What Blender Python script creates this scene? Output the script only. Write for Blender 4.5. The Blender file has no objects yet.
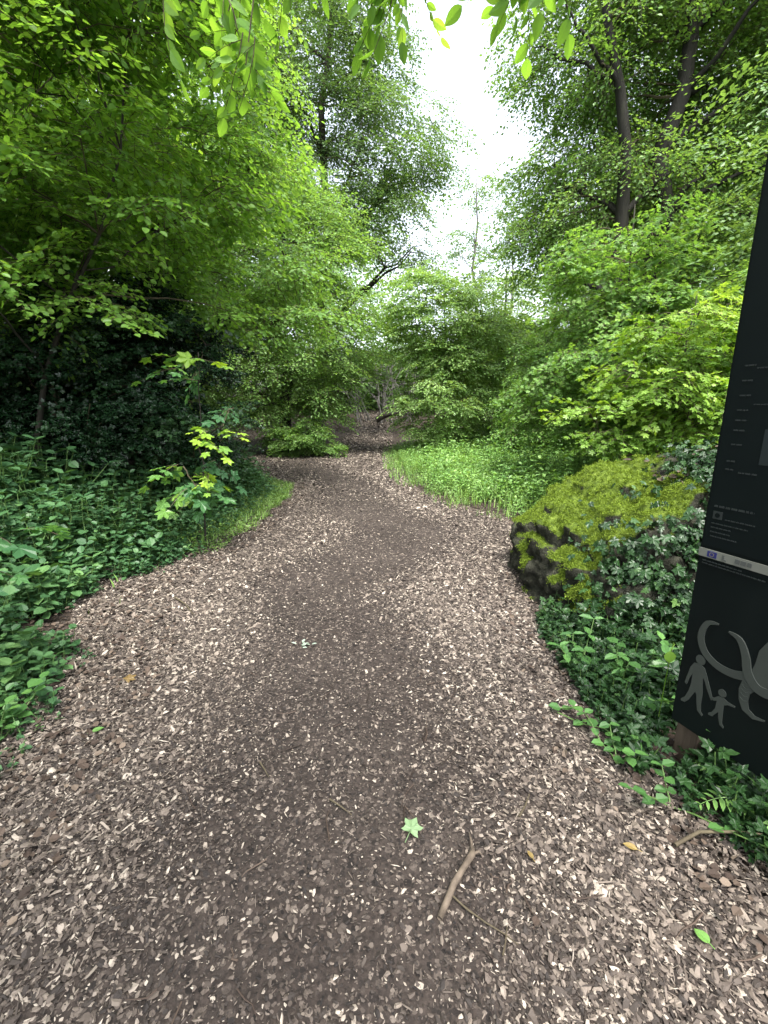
import bpy, bmesh, math, random
import numpy as np
from mathutils import noise, Vector

SC = bpy.context.scene
COL = SC.collection
R_ = math.radians
rng = np.random.default_rng(11)
UP = np.array([0, 0, 1.0])

# ------------------------------------------------------------------ render / view
SC.render.engine = 'CYCLES'
SC.view_settings.view_transform = 'Standard'
SC.view_settings.look = 'None'
SC.view_settings.gamma = 1
SC.view_settings.use_curve_mapping = False
SC.view_settings.exposure = 2.35
SC.cycles.max_bounces = 8
SC.cycles.diffuse_bounces = 4
SC.cycles.glossy_bounces = 2
SC.cycles.transmission_bounces = 6
SC.cycles.transparent_max_bounces = 4
SC.cycles.use_denoising = True
SC.cycles.sample_clamp_indirect = 6

# ------------------------------------------------------------------ camera
cam = bpy.data.cameras.new('camera')
co = bpy.data.objects.new('camera', cam); COL.objects.link(co)
co.location = (0, 0, 1.5)
co.rotation_euler = (R_(90 - 13.375), 0, 0)
cam.sensor_fit = 'VERTICAL'; cam.sensor_height = 36; cam.lens = 15.82
cam.clip_start = 0.05; cam.clip_end = 600
SC.camera = co

# ------------------------------------------------------------------ light
SUN_EL, SUN_AZ = R_(66), R_(165)            # azimuth measured from +Y towards +X
w = bpy.data.worlds.new('World'); SC.world = w; w.use_nodes = True
nt = w.node_tree; nt.nodes.clear()
sky = nt.nodes.new('ShaderNodeTexSky'); sky.sky_type = 'NISHITA'; sky.sun_disc = False
sky.sun_elevation = SUN_EL; sky.sun_rotation = SUN_AZ
sky.air_density = 1.0; sky.dust_density = 4.0; sky.ozone_density = 1.0
hs = nt.nodes.new('ShaderNodeHueSaturation'); hs.inputs['Saturation'].default_value = 0.42
bg = nt.nodes.new('ShaderNodeBackground'); bg.inputs['Strength'].default_value = 0.15
out = nt.nodes.new('ShaderNodeOutputWorld')
nt.links.new(sky.outputs[0], hs.inputs['Color']); nt.links.new(hs.outputs[0], bg.inputs['Color'])
nt.links.new(bg.outputs[0], out.inputs['Surface'])
sl = bpy.data.lights.new('sun', 'SUN'); sl.energy = 1.5; sl.angle = R_(18); sl.color = (1, .96, .9)
so = bpy.data.objects.new('sun', sl); COL.objects.link(so)
dv = Vector((math.sin(SUN_AZ) * math.cos(SUN_EL), math.cos(SUN_AZ) * math.cos(SUN_EL), math.sin(SUN_EL)))
so.rotation_euler = dv.to_track_quat('Z', 'Y').to_euler(); so.location = dv * 60

# ------------------------------------------------------------------ materials
def mat(name):
    m = bpy.data.materials.new(name); m.use_nodes = True
    n = m.node_tree.nodes; l = m.node_tree.links
    return m, n, l, n['Principled BSDF'], n['Material Output']

def ramp(n, stops):
    r = n.new('ShaderNodeValToRGB'); e = r.color_ramp.elements
    while len(e) < len(stops): e.new(.5)
    for i, (p, c) in enumerate(stops):
        e[i].position = p; e[i].color = (*c, 1)
    return r

def leaf_mat(name, stops, trans=.45, tcol=(1.25, 1.15, .5), rough=.42, spec=.45):
    m, n, l, b, o = mat(name)
    a = n.new('ShaderNodeAttribute'); a.attribute_name = 'tint'
    r = ramp(n, stops); l.new(a.outputs['Fac'], r.inputs[0])
    l.new(r.outputs[0], b.inputs['Base Color'])
    b.inputs['Roughness'].default_value = rough
    b.inputs['Specular IOR Level'].default_value = spec
    mul = n.new('ShaderNodeMix'); mul.data_type = 'RGBA'; mul.blend_type = 'MULTIPLY'
    mul.inputs[0].default_value = 1; l.new(r.outputs[0], mul.inputs[6]); mul.inputs[7].default_value = (*tcol, 1)
    t = n.new('ShaderNodeBsdfTranslucent'); l.new(mul.outputs[2], t.inputs['Color'])
    mx = n.new('ShaderNodeMixShader'); mx.inputs[0].default_value = trans
    l.new(b.outputs[0], mx.inputs[1]); l.new(t.outputs[0], mx.inputs[2]); l.new(mx.outputs[0], o.inputs['Surface'])
    return m

def noise_mat(name, stops, scale=4, detail=6, rough=.85, bump=.4, bscale=30, coords='Object', stretch=(1, 1, 1), spec=.3, bdist=.02):
    m, n, l, b, o = mat(name)
    tc = n.new('ShaderNodeTexCoord'); mp = n.new('ShaderNodeMapping'); mp.inputs['Scale'].default_value = stretch
    l.new(tc.outputs[coords], mp.inputs[0])
    nz = n.new('ShaderNodeTexNoise'); nz.inputs['Scale'].default_value = scale; nz.inputs['Detail'].default_value = detail
    l.new(mp.outputs[0], nz.inputs[0])
    r = ramp(n, stops); l.new(nz.outputs['Fac'], r.inputs[0]); l.new(r.outputs[0], b.inputs['Base Color'])
    b.inputs['Roughness'].default_value = rough; b.inputs['Specular IOR Level'].default_value = spec
    if bump:
        n2 = n.new('ShaderNodeTexNoise'); n2.inputs['Scale'].default_value = bscale; n2.inputs['Detail'].default_value = 6
        l.new(mp.outputs[0], n2.inputs[0])
        bp = n.new('ShaderNodeBump'); bp.inputs['Strength'].default_value = bump; bp.inputs['Distance'].default_value = bdist
        l.new(n2.outputs['Fac'], bp.inputs['Height']); l.new(bp.outputs[0], b.inputs['Normal'])
    return m

def tint_mat(name, stops, rough=.8, spec=.3):
    m, n, l, b, o = mat(name)
    a = n.new('ShaderNodeAttribute'); a.attribute_name = 'tint'
    r = ramp(n, stops); l.new(a.outputs['Fac'], r.inputs[0]); l.new(r.outputs[0], b.inputs['Base Color'])
    b.inputs['Roughness'].default_value = rough; b.inputs['Specular IOR Level'].default_value = spec
    return m

def plain(name, c, rough=.6, spec=.4):
    return noise_mat(name, [(0, tuple(x * .85 for x in c)), (1, tuple(min(1, x * 1.15) for x in c))], scale=9, rough=rough, bump=.1, bscale=60, spec=spec, bdist=.002)

M_HAZEL = leaf_mat('hazel_leaf', [(0, (.085, .19, .035)), (.5, (.165, .335, .056)), (1, (.28, .46, .085))], trans=.6)
M_BEECH = leaf_mat('beech_leaf', [(0, (.095, .2, .05)), (.5, (.165, .31, .078)), (1, (.25, .42, .115))], trans=.52)
M_DARKBEECH = leaf_mat('deep_beech_leaf', [(0, (.065, .135, .042)), (.5, (.11, .21, .065)), (1, (.165, .29, .09))], trans=.48)
M_YOUNG = leaf_mat('young_leaf', [(0, (.1, .21, .046)), (.5, (.165, .32, .072)), (1, (.25, .42, .105))], trans=.52)
M_HAZED_YOUNG = leaf_mat('hazed_young_leaf', [(0, (.15, .27, .08)), (.5, (.23, .39, .12)), (1, (.33, .49, .17))], trans=.52)  # light young green, lightened further in the colour to stand in for airlight
M_LIME = leaf_mat('lime_leaf', [(0, (.12, .24, .036)), (.5, (.195, .345, .05)), (1, (.29, .44, .07))], trans=.5)
M_SYC = leaf_mat('sycamore_leaf', [(0, (.05, .14, .055)), (.45, (.09, .22, .065)), (.75, (.18, .33, .04)), (1, (.3, .46, .045))], trans=.5)
M_HERB = leaf_mat('herb_leaf', [(0, (.07, .17, .04)), (.5, (.15, .3, .075)), (1, (.27, .44, .14))], trans=.42)
M_NETTLE = leaf_mat('undergrowth_leaf', [(0, (.02, .06, .022)), (.45, (.042, .11, .04)), (.8, (.075, .165, .055)), (1, (.13, .25, .08))], trans=.3, rough=.5)
M_IVY = leaf_mat('ivy_leaf', [(0, (.009, .027, .008)), (.55, (.019, .052, .014)), (.85, (.042, .095, .024)), (1, (.09, .17, .035))], trans=.1, rough=.4, spec=.3)
M_IVYGLOSS = leaf_mat('glossy_dark_ivy_leaf', [(0, (.007, .022, .009)), (.55, (.015, .042, .016)), (1, (.045, .1, .035))], trans=.1, rough=.27, spec=.5)
M_DARKBARK = noise_mat('dark_beech_bark', [(.3, (.007, .0065, .005)), (.55, (.016, .0145, .011)), (.75, (.03, .031, .019))], scale=5, bump=.7, bscale=22, stretch=(1, 1, .25))
M_PLANT = leaf_mat('plant_leaf', [(0, (.045, .12, .032)), (.5, (.085, .2, .05)), (1, (.15, .3, .07))], trans=.35)
M_GRASS = leaf_mat('grass_blade', [(0, (.09, .19, .04)), (.5, (.16, .29, .065)), (1, (.27, .4, .12))], trans=.4)
M_FAR = leaf_mat('far_leaf', [(0, (.08, .16, .05)), (.5, (.125, .23, .07)), (1, (.18, .3, .09))], trans=.45)
M_BARK = noise_mat('bark', [(.3, (.014, .012, .009)), (.55, (.032, .028, .021)), (.75, (.05, .05, .033))], scale=5, bump=.7, bscale=22, stretch=(1, 1, .25))
M_GREYBARK = noise_mat('grey_bark', [(.3, (.1, .095, .088)), (.7, (.2, .19, .175))], scale=6, bump=.4, bscale=25, stretch=(1, 1, .3))
M_TWIG = noise_mat('twig_bark', [(.3, (.045, .035, .022)), (.7, (.09, .075, .045))], scale=12, bump=0)
M_STEM = plain('green_stem', (.07, .13, .03))
M_DEADLEAF = tint_mat('dead_leaf', [(0, (.016, .011, .008)), (.4, (.04, .027, .02)), (.75, (.085, .062, .046)), (1, (.17, .132, .1))])
M_CHIP = tint_mat('wood_chip', [(0, (.009, .0072, .0066)), (.3, (.039, .031, .0258)), (.55, (.089, .071, .058)), (.8, (.178, .147, .12)), (1, (.36, .315, .26))], rough=.75)

def soil_mat(name, dark, mid, pale, chip=0.0):
    m, n, l, b, o = mat(name)
    tc = n.new('ShaderNodeTexCoord')
    nz = n.new('ShaderNodeTexNoise'); nz.inputs['Scale'].default_value = 1.1; nz.inputs['Detail'].default_value = 8
    l.new(tc.outputs['Object'], nz.inputs[0])
    r = ramp(n, [(.32, dark), (.6, mid), (.8, pale)]); l.new(nz.outputs['Fac'], r.inputs[0])
    nf = n.new('ShaderNodeTexNoise'); nf.inputs['Scale'].default_value = 60; nf.inputs['Detail'].default_value = 6
    l.new(tc.outputs['Object'], nf.inputs[0])
    rf = ramp(n, [(.3, (.55, .55, .55)), (.7, (1.35, 1.3, 1.25))]); l.new(nf.outputs['Fac'], rf.inputs[0])
    mu = n.new('ShaderNodeMix'); mu.data_type = 'RGBA'; mu.blend_type = 'MULTIPLY'; mu.inputs[0].default_value = 1
    l.new(r.outputs[0], mu.inputs[6]); l.new(rf.outputs[0], mu.inputs[7])
    last = mu.outputs[2]
    # bits of bark and leaf pressed into the surface
    wob = n.new('ShaderNodeMix'); wob.data_type = 'VECTOR'; wob.inputs[0].default_value = .012
    l.new(tc.outputs['Object'], wob.inputs[4]); l.new(nf.outputs['Color'], wob.inputs[5])
    for sc, lo, hi in ((38, .5, .75), (70, .45, .8)):
        vo = n.new('ShaderNodeTexVoronoi'); vo.inputs['Scale'].default_value = sc
        l.new(wob.outputs[1], vo.inputs[0])
        sep = n.new('ShaderNodeSeparateColor'); l.new(vo.outputs['Color'], sep.inputs[0])
        rc = ramp(n, [(0, (.012, .01, .009)), (.5, (.035, .028, .024)), (.85, (.08, .065, .055)), (1, (.15, .125, .105))])
        l.new(sep.outputs[0], rc.inputs[0])
        gt = n.new('ShaderNodeMath'); gt.operation = 'GREATER_THAN'; gt.inputs[1].default_value = 1 - chip
        l.new(sep.outputs[1], gt.inputs[0])
        lt = n.new('ShaderNodeMath'); lt.operation = 'LESS_THAN'; lt.inputs[1].default_value = .5
        l.new(vo.outputs['Distance'], lt.inputs[0])
        an = n.new('ShaderNodeMath'); an.operation = 'MULTIPLY'; l.new(gt.outputs[0], an.inputs[0]); l.new(lt.outputs[0], an.inputs[1])
        mx = n.new('ShaderNodeMix'); mx.data_type = 'RGBA'; l.new(an.outputs[0], mx.inputs[0])
        l.new(last, mx.inputs[6]); l.new(rc.outputs[0], mx.inputs[7]); last = mx.outputs[2]
    l.new(last, b.inputs['Base Color'])
    b.inputs['Roughness'].default_value = .9; b.inputs['Specular IOR Level'].default_value = .2
    bp = n.new('ShaderNodeBump'); bp.inputs['Strength'].default_value = .6; bp.inputs['Distance'].default_value = .012
    l.new(nf.outputs['Fac'], bp.inputs['Height']); l.new(bp.outputs[0], b.inputs['Normal'])
    return m

M_PATH = soil_mat('chip_path', (.023, .0182, .0158), (.04, .0325, .0285), (.06, .05, .0445), chip=.4)
M_GROUND = soil_mat('forest_soil', (.022, .016, .012), (.038, .028, .021), (.06, .045, .033), chip=.4)

def rock_mat():
    m, n, l, b, o = mat('mossy_rock')
    tc = n.new('ShaderNodeTexCoord'); ge = n.new('ShaderNodeNewGeometry')
    n1 = n.new('ShaderNodeTexNoise'); n1.inputs['Scale'].default_value = 13; n1.inputs['Detail'].default_value = 12; n1.inputs['Roughness'].default_value = .65
    l.new(tc.outputs['Object'], n1.inputs[0])
    rs = ramp(n, [(.32, (.011, .011, .008)), (.52, (.03, .031, .022)), (.75, (.085, .088, .062))]); l.new(n1.outputs['Fac'], rs.inputs[0])
    n2 = n.new('ShaderNodeTexNoise'); n2.inputs['Scale'].default_value = 24; n2.inputs['Detail'].default_value = 6
    l.new(tc.outputs['Object'], n2.inputs[0])
    rm = ramp(n, [(.3, (.045, .07, .011)), (.5, (.09, .135, .018)), (.7, (.15, .205, .032))]); l.new(n2.outputs['Fac'], rm.inputs[0])
    at = n.new('ShaderNodeAttribute'); at.attribute_name = 'moss'
    n3 = n.new('ShaderNodeTexNoise'); n3.inputs['Scale'].default_value = 9; n3.inputs['Detail'].default_value = 5
    l.new(tc.outputs['Object'], n3.inputs[0])
    ad = n.new('ShaderNodeMath'); ad.operation = 'MULTIPLY_ADD'; l.new(n3.outputs['Fac'], ad.inputs[0]); ad.inputs[1].default_value = .9
    l.new(at.outputs['Fac'], ad.inputs[2])
    fm = n.new('ShaderNodeMapRange'); fm.inputs[1].default_value = .86; fm.inputs[2].default_value = 1.0; l.new(ad.outputs[0], fm.inputs[0])
    mx = n.new('ShaderNodeMix'); mx.data_type = 'RGBA'; l.new(fm.outputs[0], mx.inputs[0]); l.new(rs.outputs[0], mx.inputs[6]); l.new(rm.outputs[0], mx.inputs[7])
    l.new(mx.outputs[2], b.inputs['Base Color']); b.inputs['Roughness'].default_value = .95; b.inputs['Specular IOR Level'].default_value = .15
    n4 = n.new('ShaderNodeTexNoise'); n4.inputs['Scale'].default_value = 38; n4.inputs['Detail'].default_value = 10; n4.inputs['Roughness'].default_value = .7
    l.new(tc.outputs['Object'], n4.inputs[0])
    bp = n.new('ShaderNodeBump'); bp.inputs['Strength'].default_value = 1; bp.inputs['Distance'].default_value = .035
    l.new(n4.outputs['Fac'], bp.inputs['Height']); l.new(bp.outputs[0], b.inputs['Normal'])
    return m
M_ROCK = rock_mat()
M_MOSS = leaf_mat('moss_tuft', [(0, (.07, .11, .014)), (.5, (.135, .2, .025)), (1, (.21, .29, .042))], trans=.3, rough=.8, spec=.1)

# ------------------------------------------------------------------ mesh building
class MB:
    def __init__(s): s.V = []; s.Q = []; s.M = []; s.T = []; s.n = 0
    def add(s, V, Q, mi=0, tint=.5):
        V = np.asarray(V, float).reshape(-1, 3); Q = np.asarray(Q, int).reshape(-1, 4)
        s.V.append(V); s.Q.append(Q + s.n); s.M.append(np.full(len(Q), mi, np.int32))
        s.T.append(np.broadcast_to(np.asarray(tint, float), (len(V),)).copy()); s.n += len(V)
    def build(s, name, mats, parent=None, smooth=False, origin=None):
        V = np.concatenate(s.V); Q = np.concatenate(s.Q); Mi = np.concatenate(s.M); T = np.concatenate(s.T)
        if origin is not None: V = V - np.asarray(origin)
        me = bpy.data.meshes.new(name)
        me.vertices.add(len(V)); me.vertices.foreach_set('co', V.astype(np.float32).ravel())
        me.loops.add(len(Q) * 4); me.loops.foreach_set('vertex_index', Q.astype(np.int32).ravel())
        me.polygons.add(len(Q)); me.polygons.foreach_set('loop_start', np.arange(0, len(Q) * 4, 4, dtype=np.int32))
        me.polygons.foreach_set('loop_total', np.full(len(Q), 4, np.int32))
        me.polygons.foreach_set('material_index', Mi)
        me.polygons.foreach_set('use_smooth', np.full(len(Q), smooth, bool))
        a = me.attributes.new('tint', 'FLOAT', 'POINT'); a.data.foreach_set('value', T.astype(np.float32))
        me.update(calc_edges=True)
        for m in (mats if isinstance(mats, (list, tuple)) else [mats]): me.materials.append(m)
        o = bpy.data.objects.new(name, me); COL.objects.link(o)
        if parent is not None: o.parent = parent
        if origin is not None and parent is None: o.location = origin
        return o

def tag(o, label=None, cat=None, group=None, kind=None):
    if label: o['label'] = label
    if cat: o['category'] = cat
    if group: o['group'] = group
    if kind: o['kind'] = kind
    return o

def empty(name, loc, label, cat, rz=0, group=None):
    o = bpy.data.objects.new(name, None); o.empty_display_size = .2; COL.objects.link(o)
    o.location = loc; o.rotation_euler = (0, 0, rz)
    return tag(o, label, cat, group)

def nrm(a): return a / np.maximum(np.linalg.norm(a, axis=-1, keepdims=True), 1e-9)

def frames(d, n):
    d = nrm(np.asarray(d, float)); n = np.broadcast_to(np.asarray(n, float), d.shape)
    z = n - (n * d).sum(-1, keepdims=True) * d; z = nrm(z); y = np.cross(z, d)
    return np.stack([d, y, z], -1)

def tube(P, r, sides=6, cap=True):
    P = np.asarray(P, float); n = len(P); r = np.broadcast_to(np.asarray(r, float), (n,))
    T = nrm(np.gradient(P, axis=0)); ref = np.array([1, 0, 0.]) if abs(T[0, 0]) < .8 else np.array([0, 1, 0.])
    V = []
    a = np.linspace(0, 2 * math.pi, sides, endpoint=False)
    u = ref
    for i in range(n):
        u = u - u.dot(T[i]) * T[i]; u = u / np.linalg.norm(u); v = np.cross(T[i], u)
        V.append(P[i] + r[i] * (np.cos(a)[:, None] * u + np.sin(a)[:, None] * v))
    V = np.concatenate(V)
    i = np.arange(n - 1)[:, None] * sides; j = np.arange(sides)[None]; k = (j + 1) % sides
    Q = np.stack([i + j, i + k, i + sides + k, i + sides + j], -1).reshape(-1, 4)
    if cap and sides % 2 == 0:
        for base in (0, (n - 1) * sides):
            for q in range(sides // 2 - 1):
                Q = np.vstack([Q, [base + q, base + q + 1, base + sides - 2 - q, base + sides - 1 - q]])
    return V, Q

def bez(A, B, lift=.15, n=8, wob=.03, g=rng, C=None):
    A = np.asarray(A, float); B = np.asarray(B, float); L = np.linalg.norm(B - A)
    C = (A + B) / 2 + UP * lift * L if C is None else np.asarray(C, float)
    t = np.linspace(0, 1, n)[:, None]
    P = (1 - t) ** 2 * A + 2 * t * (1 - t) * C + t ** 2 * B
    P[1:-1] += g.normal(0, wob * L, (n - 2, 3)) * .6
    return P

# leaf shapes: x along the leaf, z its upper face
class Shape: pass
def shape(v, q):
    s = Shape(); s.v = np.array(v, float); s.q = np.array(q, int); return s
OVATE = shape([(0, 0, 0), (.28, .27, .05), (.68, .23, .02), (1, 0, -.1), (.68, -.23, .02), (.28, -.27, .05)], [(0, 5, 4, 3), (0, 3, 2, 1)])
BROAD = shape([(0, 0, 0), (.3, .38, .06), (.7, .32, .02), (1, 0, -.1), (.7, -.32, .02), (.3, -.38, .06)], [(0, 5, 4, 3), (0, 3, 2, 1)])
LONG = shape([(0, 0, 0), (.3, .17, .04), (.7, .14, -.02), (1, 0, -.16), (.7, -.14, -.02), (.3, -.17, .04)], [(0, 5, 4, 3), (0, 3, 2, 1)])
def fine(wd, droop=.12, fold=.05):
    xs = [0, .1, .25, .42, .6, .77, .9, 1]; ws = [0, .55, .9, 1, .9, .62, .3, 0]
    v = []; q = []
    for x, w_ in zip(xs, ws):
        z = -droop * x * x; ww = w_ * wd
        v += [(x, ww, z + fold * w_), (x, 0, z), (x, -ww, z + fold * w_)]
    for k in range(7):
        a = 3 * k; q += [(a, a + 1, a + 4, a + 3), (a + 1, a + 2, a + 5, a + 4)]
    return shape(v, q)
FINE = fine(.27); FINEBROAD = fine(.4, .15, .06)
RHOMB = shape([(0, 0, 0), (.5, .3, .06), (1, 0, -.05), (.5, -.3, .06)], [(0, 3, 2, 1)])
def lobed(tips, notch, c=.36, cup=.06, base=.2, shoulder=15):
    a = [math.radians(x) for x, _ in tips]; nn = []
    v = [(c, 0, 0)]
    na = [-168] + list(notch[0]) + [168]; nr = [base] + list(notch[1]) + [base]
    for ang, r in zip(na, nr):
        x = math.radians(ang); v.append((c + r * math.cos(x), r * math.sin(x), cup * .5))
    k = len(v); q = []
    for i_, (ang, r) in enumerate(tips):
        for da, rr in ((-shoulder, .74), (0, 1), (shoulder, .74)):
            x = math.radians(ang + da); v.append((c + r * rr * math.cos(x), r * rr * math.sin(x), -cup * rr))
        b = k + 3 * i_
        q += [(0, 1 + i_, b, b + 1), (0, b + 1, b + 2, 2 + i_)]
    return shape(v, q)
MAPLE = lobed([(-112, .48), (-52, .62), (0, .68), (52, .62), (112, .48)], ([-80, -26, 26, 80], [.33, .41, .41, .33]))
IVYL = lobed([(-115, .42), (-58, .46), (0, .66), (58, .46), (115, .42)], ([-88, -30, 30, 88], [.33, .34, .34, .33]), c=.34, cup=.05, shoulder=13)

def add_leaves(mb, sh, pos, R, sc, tint, mi=0):
    N = len(pos); K = len(sh.v)
    V = pos[:, None] + np.asarray(sc)[:, None, None] * np.einsum('nij,kj->nki', R, sh.v)
    Q = sh.q[None] + (np.arange(N) * K)[:, None, None]
    mb.add(V, Q, mi, np.repeat(np.clip(tint, 0, 1), K))

class Spray: pass
def make_spray(g, L=.6, leaf=.08, n=8, side=4, droop=.25, ang=50, lj=.3, ldroop=.15, twig=.004):
    P = []; D = []; tubes = []
    def run(A, d, length, cnt, r):
        t = np.linspace(0, 1, 5)[:, None]
        C = A + d * length * t - UP * droop * length * t ** 2 + g.normal(0, .02 * length, (5, 3)) * t
        tubes.append(tube(C, np.linspace(r, r * .35, 5), 3, cap=False))
        perp = nrm(np.cross(UP, d))
        for i in range(cnt):
            u = .12 + .88 * (i + g.uniform(-.2, .2)) / max(cnt - 1, 1); u = min(max(u, .05), 1)
            p = A + d * length * u - UP * droop * length * u * u
            s = 1 if i % 2 else -1; a = R_(ang + g.uniform(-15, 15)) * (1 if i < cnt - 1 else .1)
            dd = d * math.cos(a) + perp * s * math.sin(a) - UP * (ldroop + g.uniform(0, .2))
            P.append(p); D.append(dd)
    x = np.array([1., 0, 0])
    run(np.zeros(3), x, L, n, twig)
    for k in range(side):
        u = .1 + .65 * k / max(side - 1, 1); s = 1 if k % 2 else -1
        a = R_(48 + g.uniform(-12, 12)); d = np.array([math.cos(a), s * math.sin(a), g.uniform(-.1, .12)])
        run(x * L * u - UP * droop * L * u * u, nrm(d), L * (.62 - .35 * u), max(3, int(n * .55)), twig * .6)
    s = Spray(); s.p = np.array(P); M = len(P)
    nn = UP + g.normal(0, lj, (M, 3)); s.R = frames(np.array(D), nn); s.s = leaf * g.uniform(.65, 1.15, M); s.tubes = tubes
    return s

def place_sprays(mb, temps, sh, pos, R, S, tint, mi_leaf=0, mi_twig=1, g=rng, jit=.12, twigs=True):
    pick = g.integers(0, len(temps), len(pos))
    for k, tp in enumerate(temps):
        idx = np.where(pick == k)[0]
        if not len(idx): continue
        r = R[idx]; p = pos[idx]; s = S[idx]
        lp = p[:, None] + s[:, None, None] * np.einsum('nij,kj->nki', r, tp.p)
        lr = np.einsum('nij,kjl->nkil', r, tp.R)
        ls = s[:, None] * tp.s[None]
        lt = tint[idx][:, None] + g.normal(0, jit, (len(idx), len(tp.p)))
        add_leaves(mb, sh, lp.reshape(-1, 3), lr.reshape(-1, 3, 3), ls.ravel(), lt.ravel(), mi_leaf)
        if twigs:
            for tv, tq in tp.tubes:
                V = p[:, None] + s[:, None, None] * np.einsum('nij,kj->nki', r, tv)
                Q = tq[None] + (np.arange(len(idx)) * len(tv))[:, None, None]
                mb.add(V, Q, mi_twig, .5)

def in_blobs(blobs, n, g, shell=.55):
    vol = np.array([b[3] * b[4] * b[5] for b in blobs]); c = g.choice(len(blobs), n, p=vol / vol.sum())
    d = nrm(g.normal(size=(n, 3))); r = g.uniform(0, 1, n) ** (1 / 3); r = r * (1 - shell) + shell * np.maximum(r, g.uniform(.55, 1, n))
    B = np.array(blobs); return B[c, :3] + d * r[:, None] * B[c, 3:]

def tree(name, label, cat, base, top, r0, blobs, leafm, sh=OVATE, clusters=80, sprays=12, cr=.7, leaf=.08, L=.55, n=8, side=4,
         limbs=7, bark=None, droop=.25, tint=(.5, .16), group=None, seed=1, twigs=True, trunk_pts=None, parts=('trunk', 'limb', 'crown'), sides=10, extra_limbs=(), limb_r=.45, lj=.3):
    g = np.random.default_rng(seed); bark = bark or M_BARK
    base = np.array(base, float); top = np.array(top, float)
    root = empty(name, tuple(base), label, cat, group=group)
    if trunk_pts is None:
        t = np.linspace(0, 1, 12)[:, None]
        T = base + (top - base) * t + g.normal(0, .012 * np.linalg.norm(top - base), (12, 3)) * [1, 1, 0] * np.sin(t * math.pi)
    else:
        T = np.array(trunk_pts, float)
    rr = r0 * (1 - .8 * np.linspace(0, 1, len(T)) ** .9); rr[0] *= 1.35
    T = T.copy(); T[0] -= UP * .15
    mb = MB(); mb.add(*tube(T, rr, sides)); mb.build(parts[0], bark, root, True, base)
    C = in_blobs(blobs, clusters * 3, g)
    keep = [0]                                              # spread the clusters out
    for i in range(1, len(C)):
        if len(keep) >= clusters: break
        if np.min(np.linalg.norm((C[keep] - C[i]) * [1, 1, 1.6], axis=1)) > cr * .55: keep.append(i)
    C = C[keep]
    nodes = [T]
    nr = [rr]
    far = [int(np.argmax(np.linalg.norm(C - T.mean(0), axis=1)))]
    while len(far) < min(limbs, len(C)):
        far.append(int(np.argmax(np.min(np.linalg.norm(C[:, None] - C[far][None], axis=2), axis=1))))
    ends = [C[i] for i in far] + [np.array(e, float) for e in extra_limbs]
    for e in ends:
        hz = np.linalg.norm((e - base)[:2]); want = e[2] - .55 * hz
        k = int(np.clip(np.argmin(np.abs(T[:, 2] - want)), 2, len(T) - 2))
        P = bez(T[k], e, .12, 9, .03, g); q = np.linspace(rr[k] * limb_r, .008, 9)
        mb = MB(); mb.add(*tube(P, q, 7)); mb.build(parts[1], bark, root, True, base)
        nodes.append(P); nr.append(q)
    NP = np.concatenate(nodes); NR = np.concatenate(nr)
    mb = MB()
    for c in C:
        d = np.linalg.norm(NP - c, axis=1) + np.where(NP[:, 2] > c[2] + .2, .8, 0); k = int(np.argmin(d))
        if d[k] > .15:
            P = bez(NP[k], c, .08, 6, .04, g); mb.add(*tube(P, np.linspace(min(NR[k] * .6, .03), .005, 6), 4, False), 1, .5)
    N = len(C) * sprays; ci = np.repeat(np.arange(len(C)), sprays)
    a = g.uniform(0, 2 * math.pi, N); rad = cr * np.sqrt(g.uniform(0, 1, N)) * .8
    off = np.stack([np.cos(a) * rad, np.sin(a) * rad, g.normal(0, cr * .16, N)], 1)
    off[:, 2] -= .25 * rad ** 2 / cr
    pos = C[ci] + off
    outw = nrm((pos - T[len(T) // 2]) * [1, 1, .15])
    d = nrm(outw * .7 + nrm(off + 1e-6) * .9 + g.normal(0, .3, (N, 3))); d[:, 2] = d[:, 2] * .5 - g.uniform(-.05, droop, N)
    nn = UP + g.normal(0, .28, (N, 3))
    ctint = g.normal(tint[0], tint[1], len(C))
    temps = [make_spray(g, L, leaf, n, side, droop, lj=lj) for _ in range(6)]
    place_sprays(mb, temps, sh, pos - frames(d, nn)[:, :, 0] * L * .4, frames(d, nn), g.uniform(.75, 1.2, N), ctint[ci] + g.normal(0, .06, N), g=g, twigs=twigs)
    mb.build(parts[2], [leafm, M_TWIG], root, False, base)
    return root

# ------------------------------------------------------------------ terrain
LY = np.array([-6, 0, 1.5, 2.2, 2.7, 3.5, 4.2, 5.35, 7.6, 8.4, 9.4, 11, 13.2, 14.2, 16, 22, 30])
LX = np.array([-1.6, -1.55, -1.6, -1.75, -1.85, -2.3, -2.05, -1.85, -1.8, -1.95, -2.6, -3.9, -5.0, -2.4, -1.45, -1.2, -1.3])
RY = np.array([-6, 0, 1.1, 1.6, 2.7, 3.7, 4.6, 5.4, 6.1, 7, 8, 10.6, 13.9, 22, 30])
RX = np.array([1.5, 1.35, 1.25, 1.0, 1.0, 1.25, 1.9, 2.0, 1.45, .85, .5, .18, .12, .3, .5])
def left(y): return np.interp(y, LY, LX)
def right(y): return np.interp(y, RY, RX)
def sstep(a, b, x):
    t = np.clip((x - a) / (b - a), 0, 1); return t * t * (3 - 2 * t)
def wav(x, y):
    return .5 * np.sin(1.7 * x + .6 * y) * np.sin(.9 * y - .7 * x + 1) + .3 * np.sin(3.1 * x - 2.3 * y) + .2 * np.sin(5.3 * y + 2.2 * x)
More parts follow.
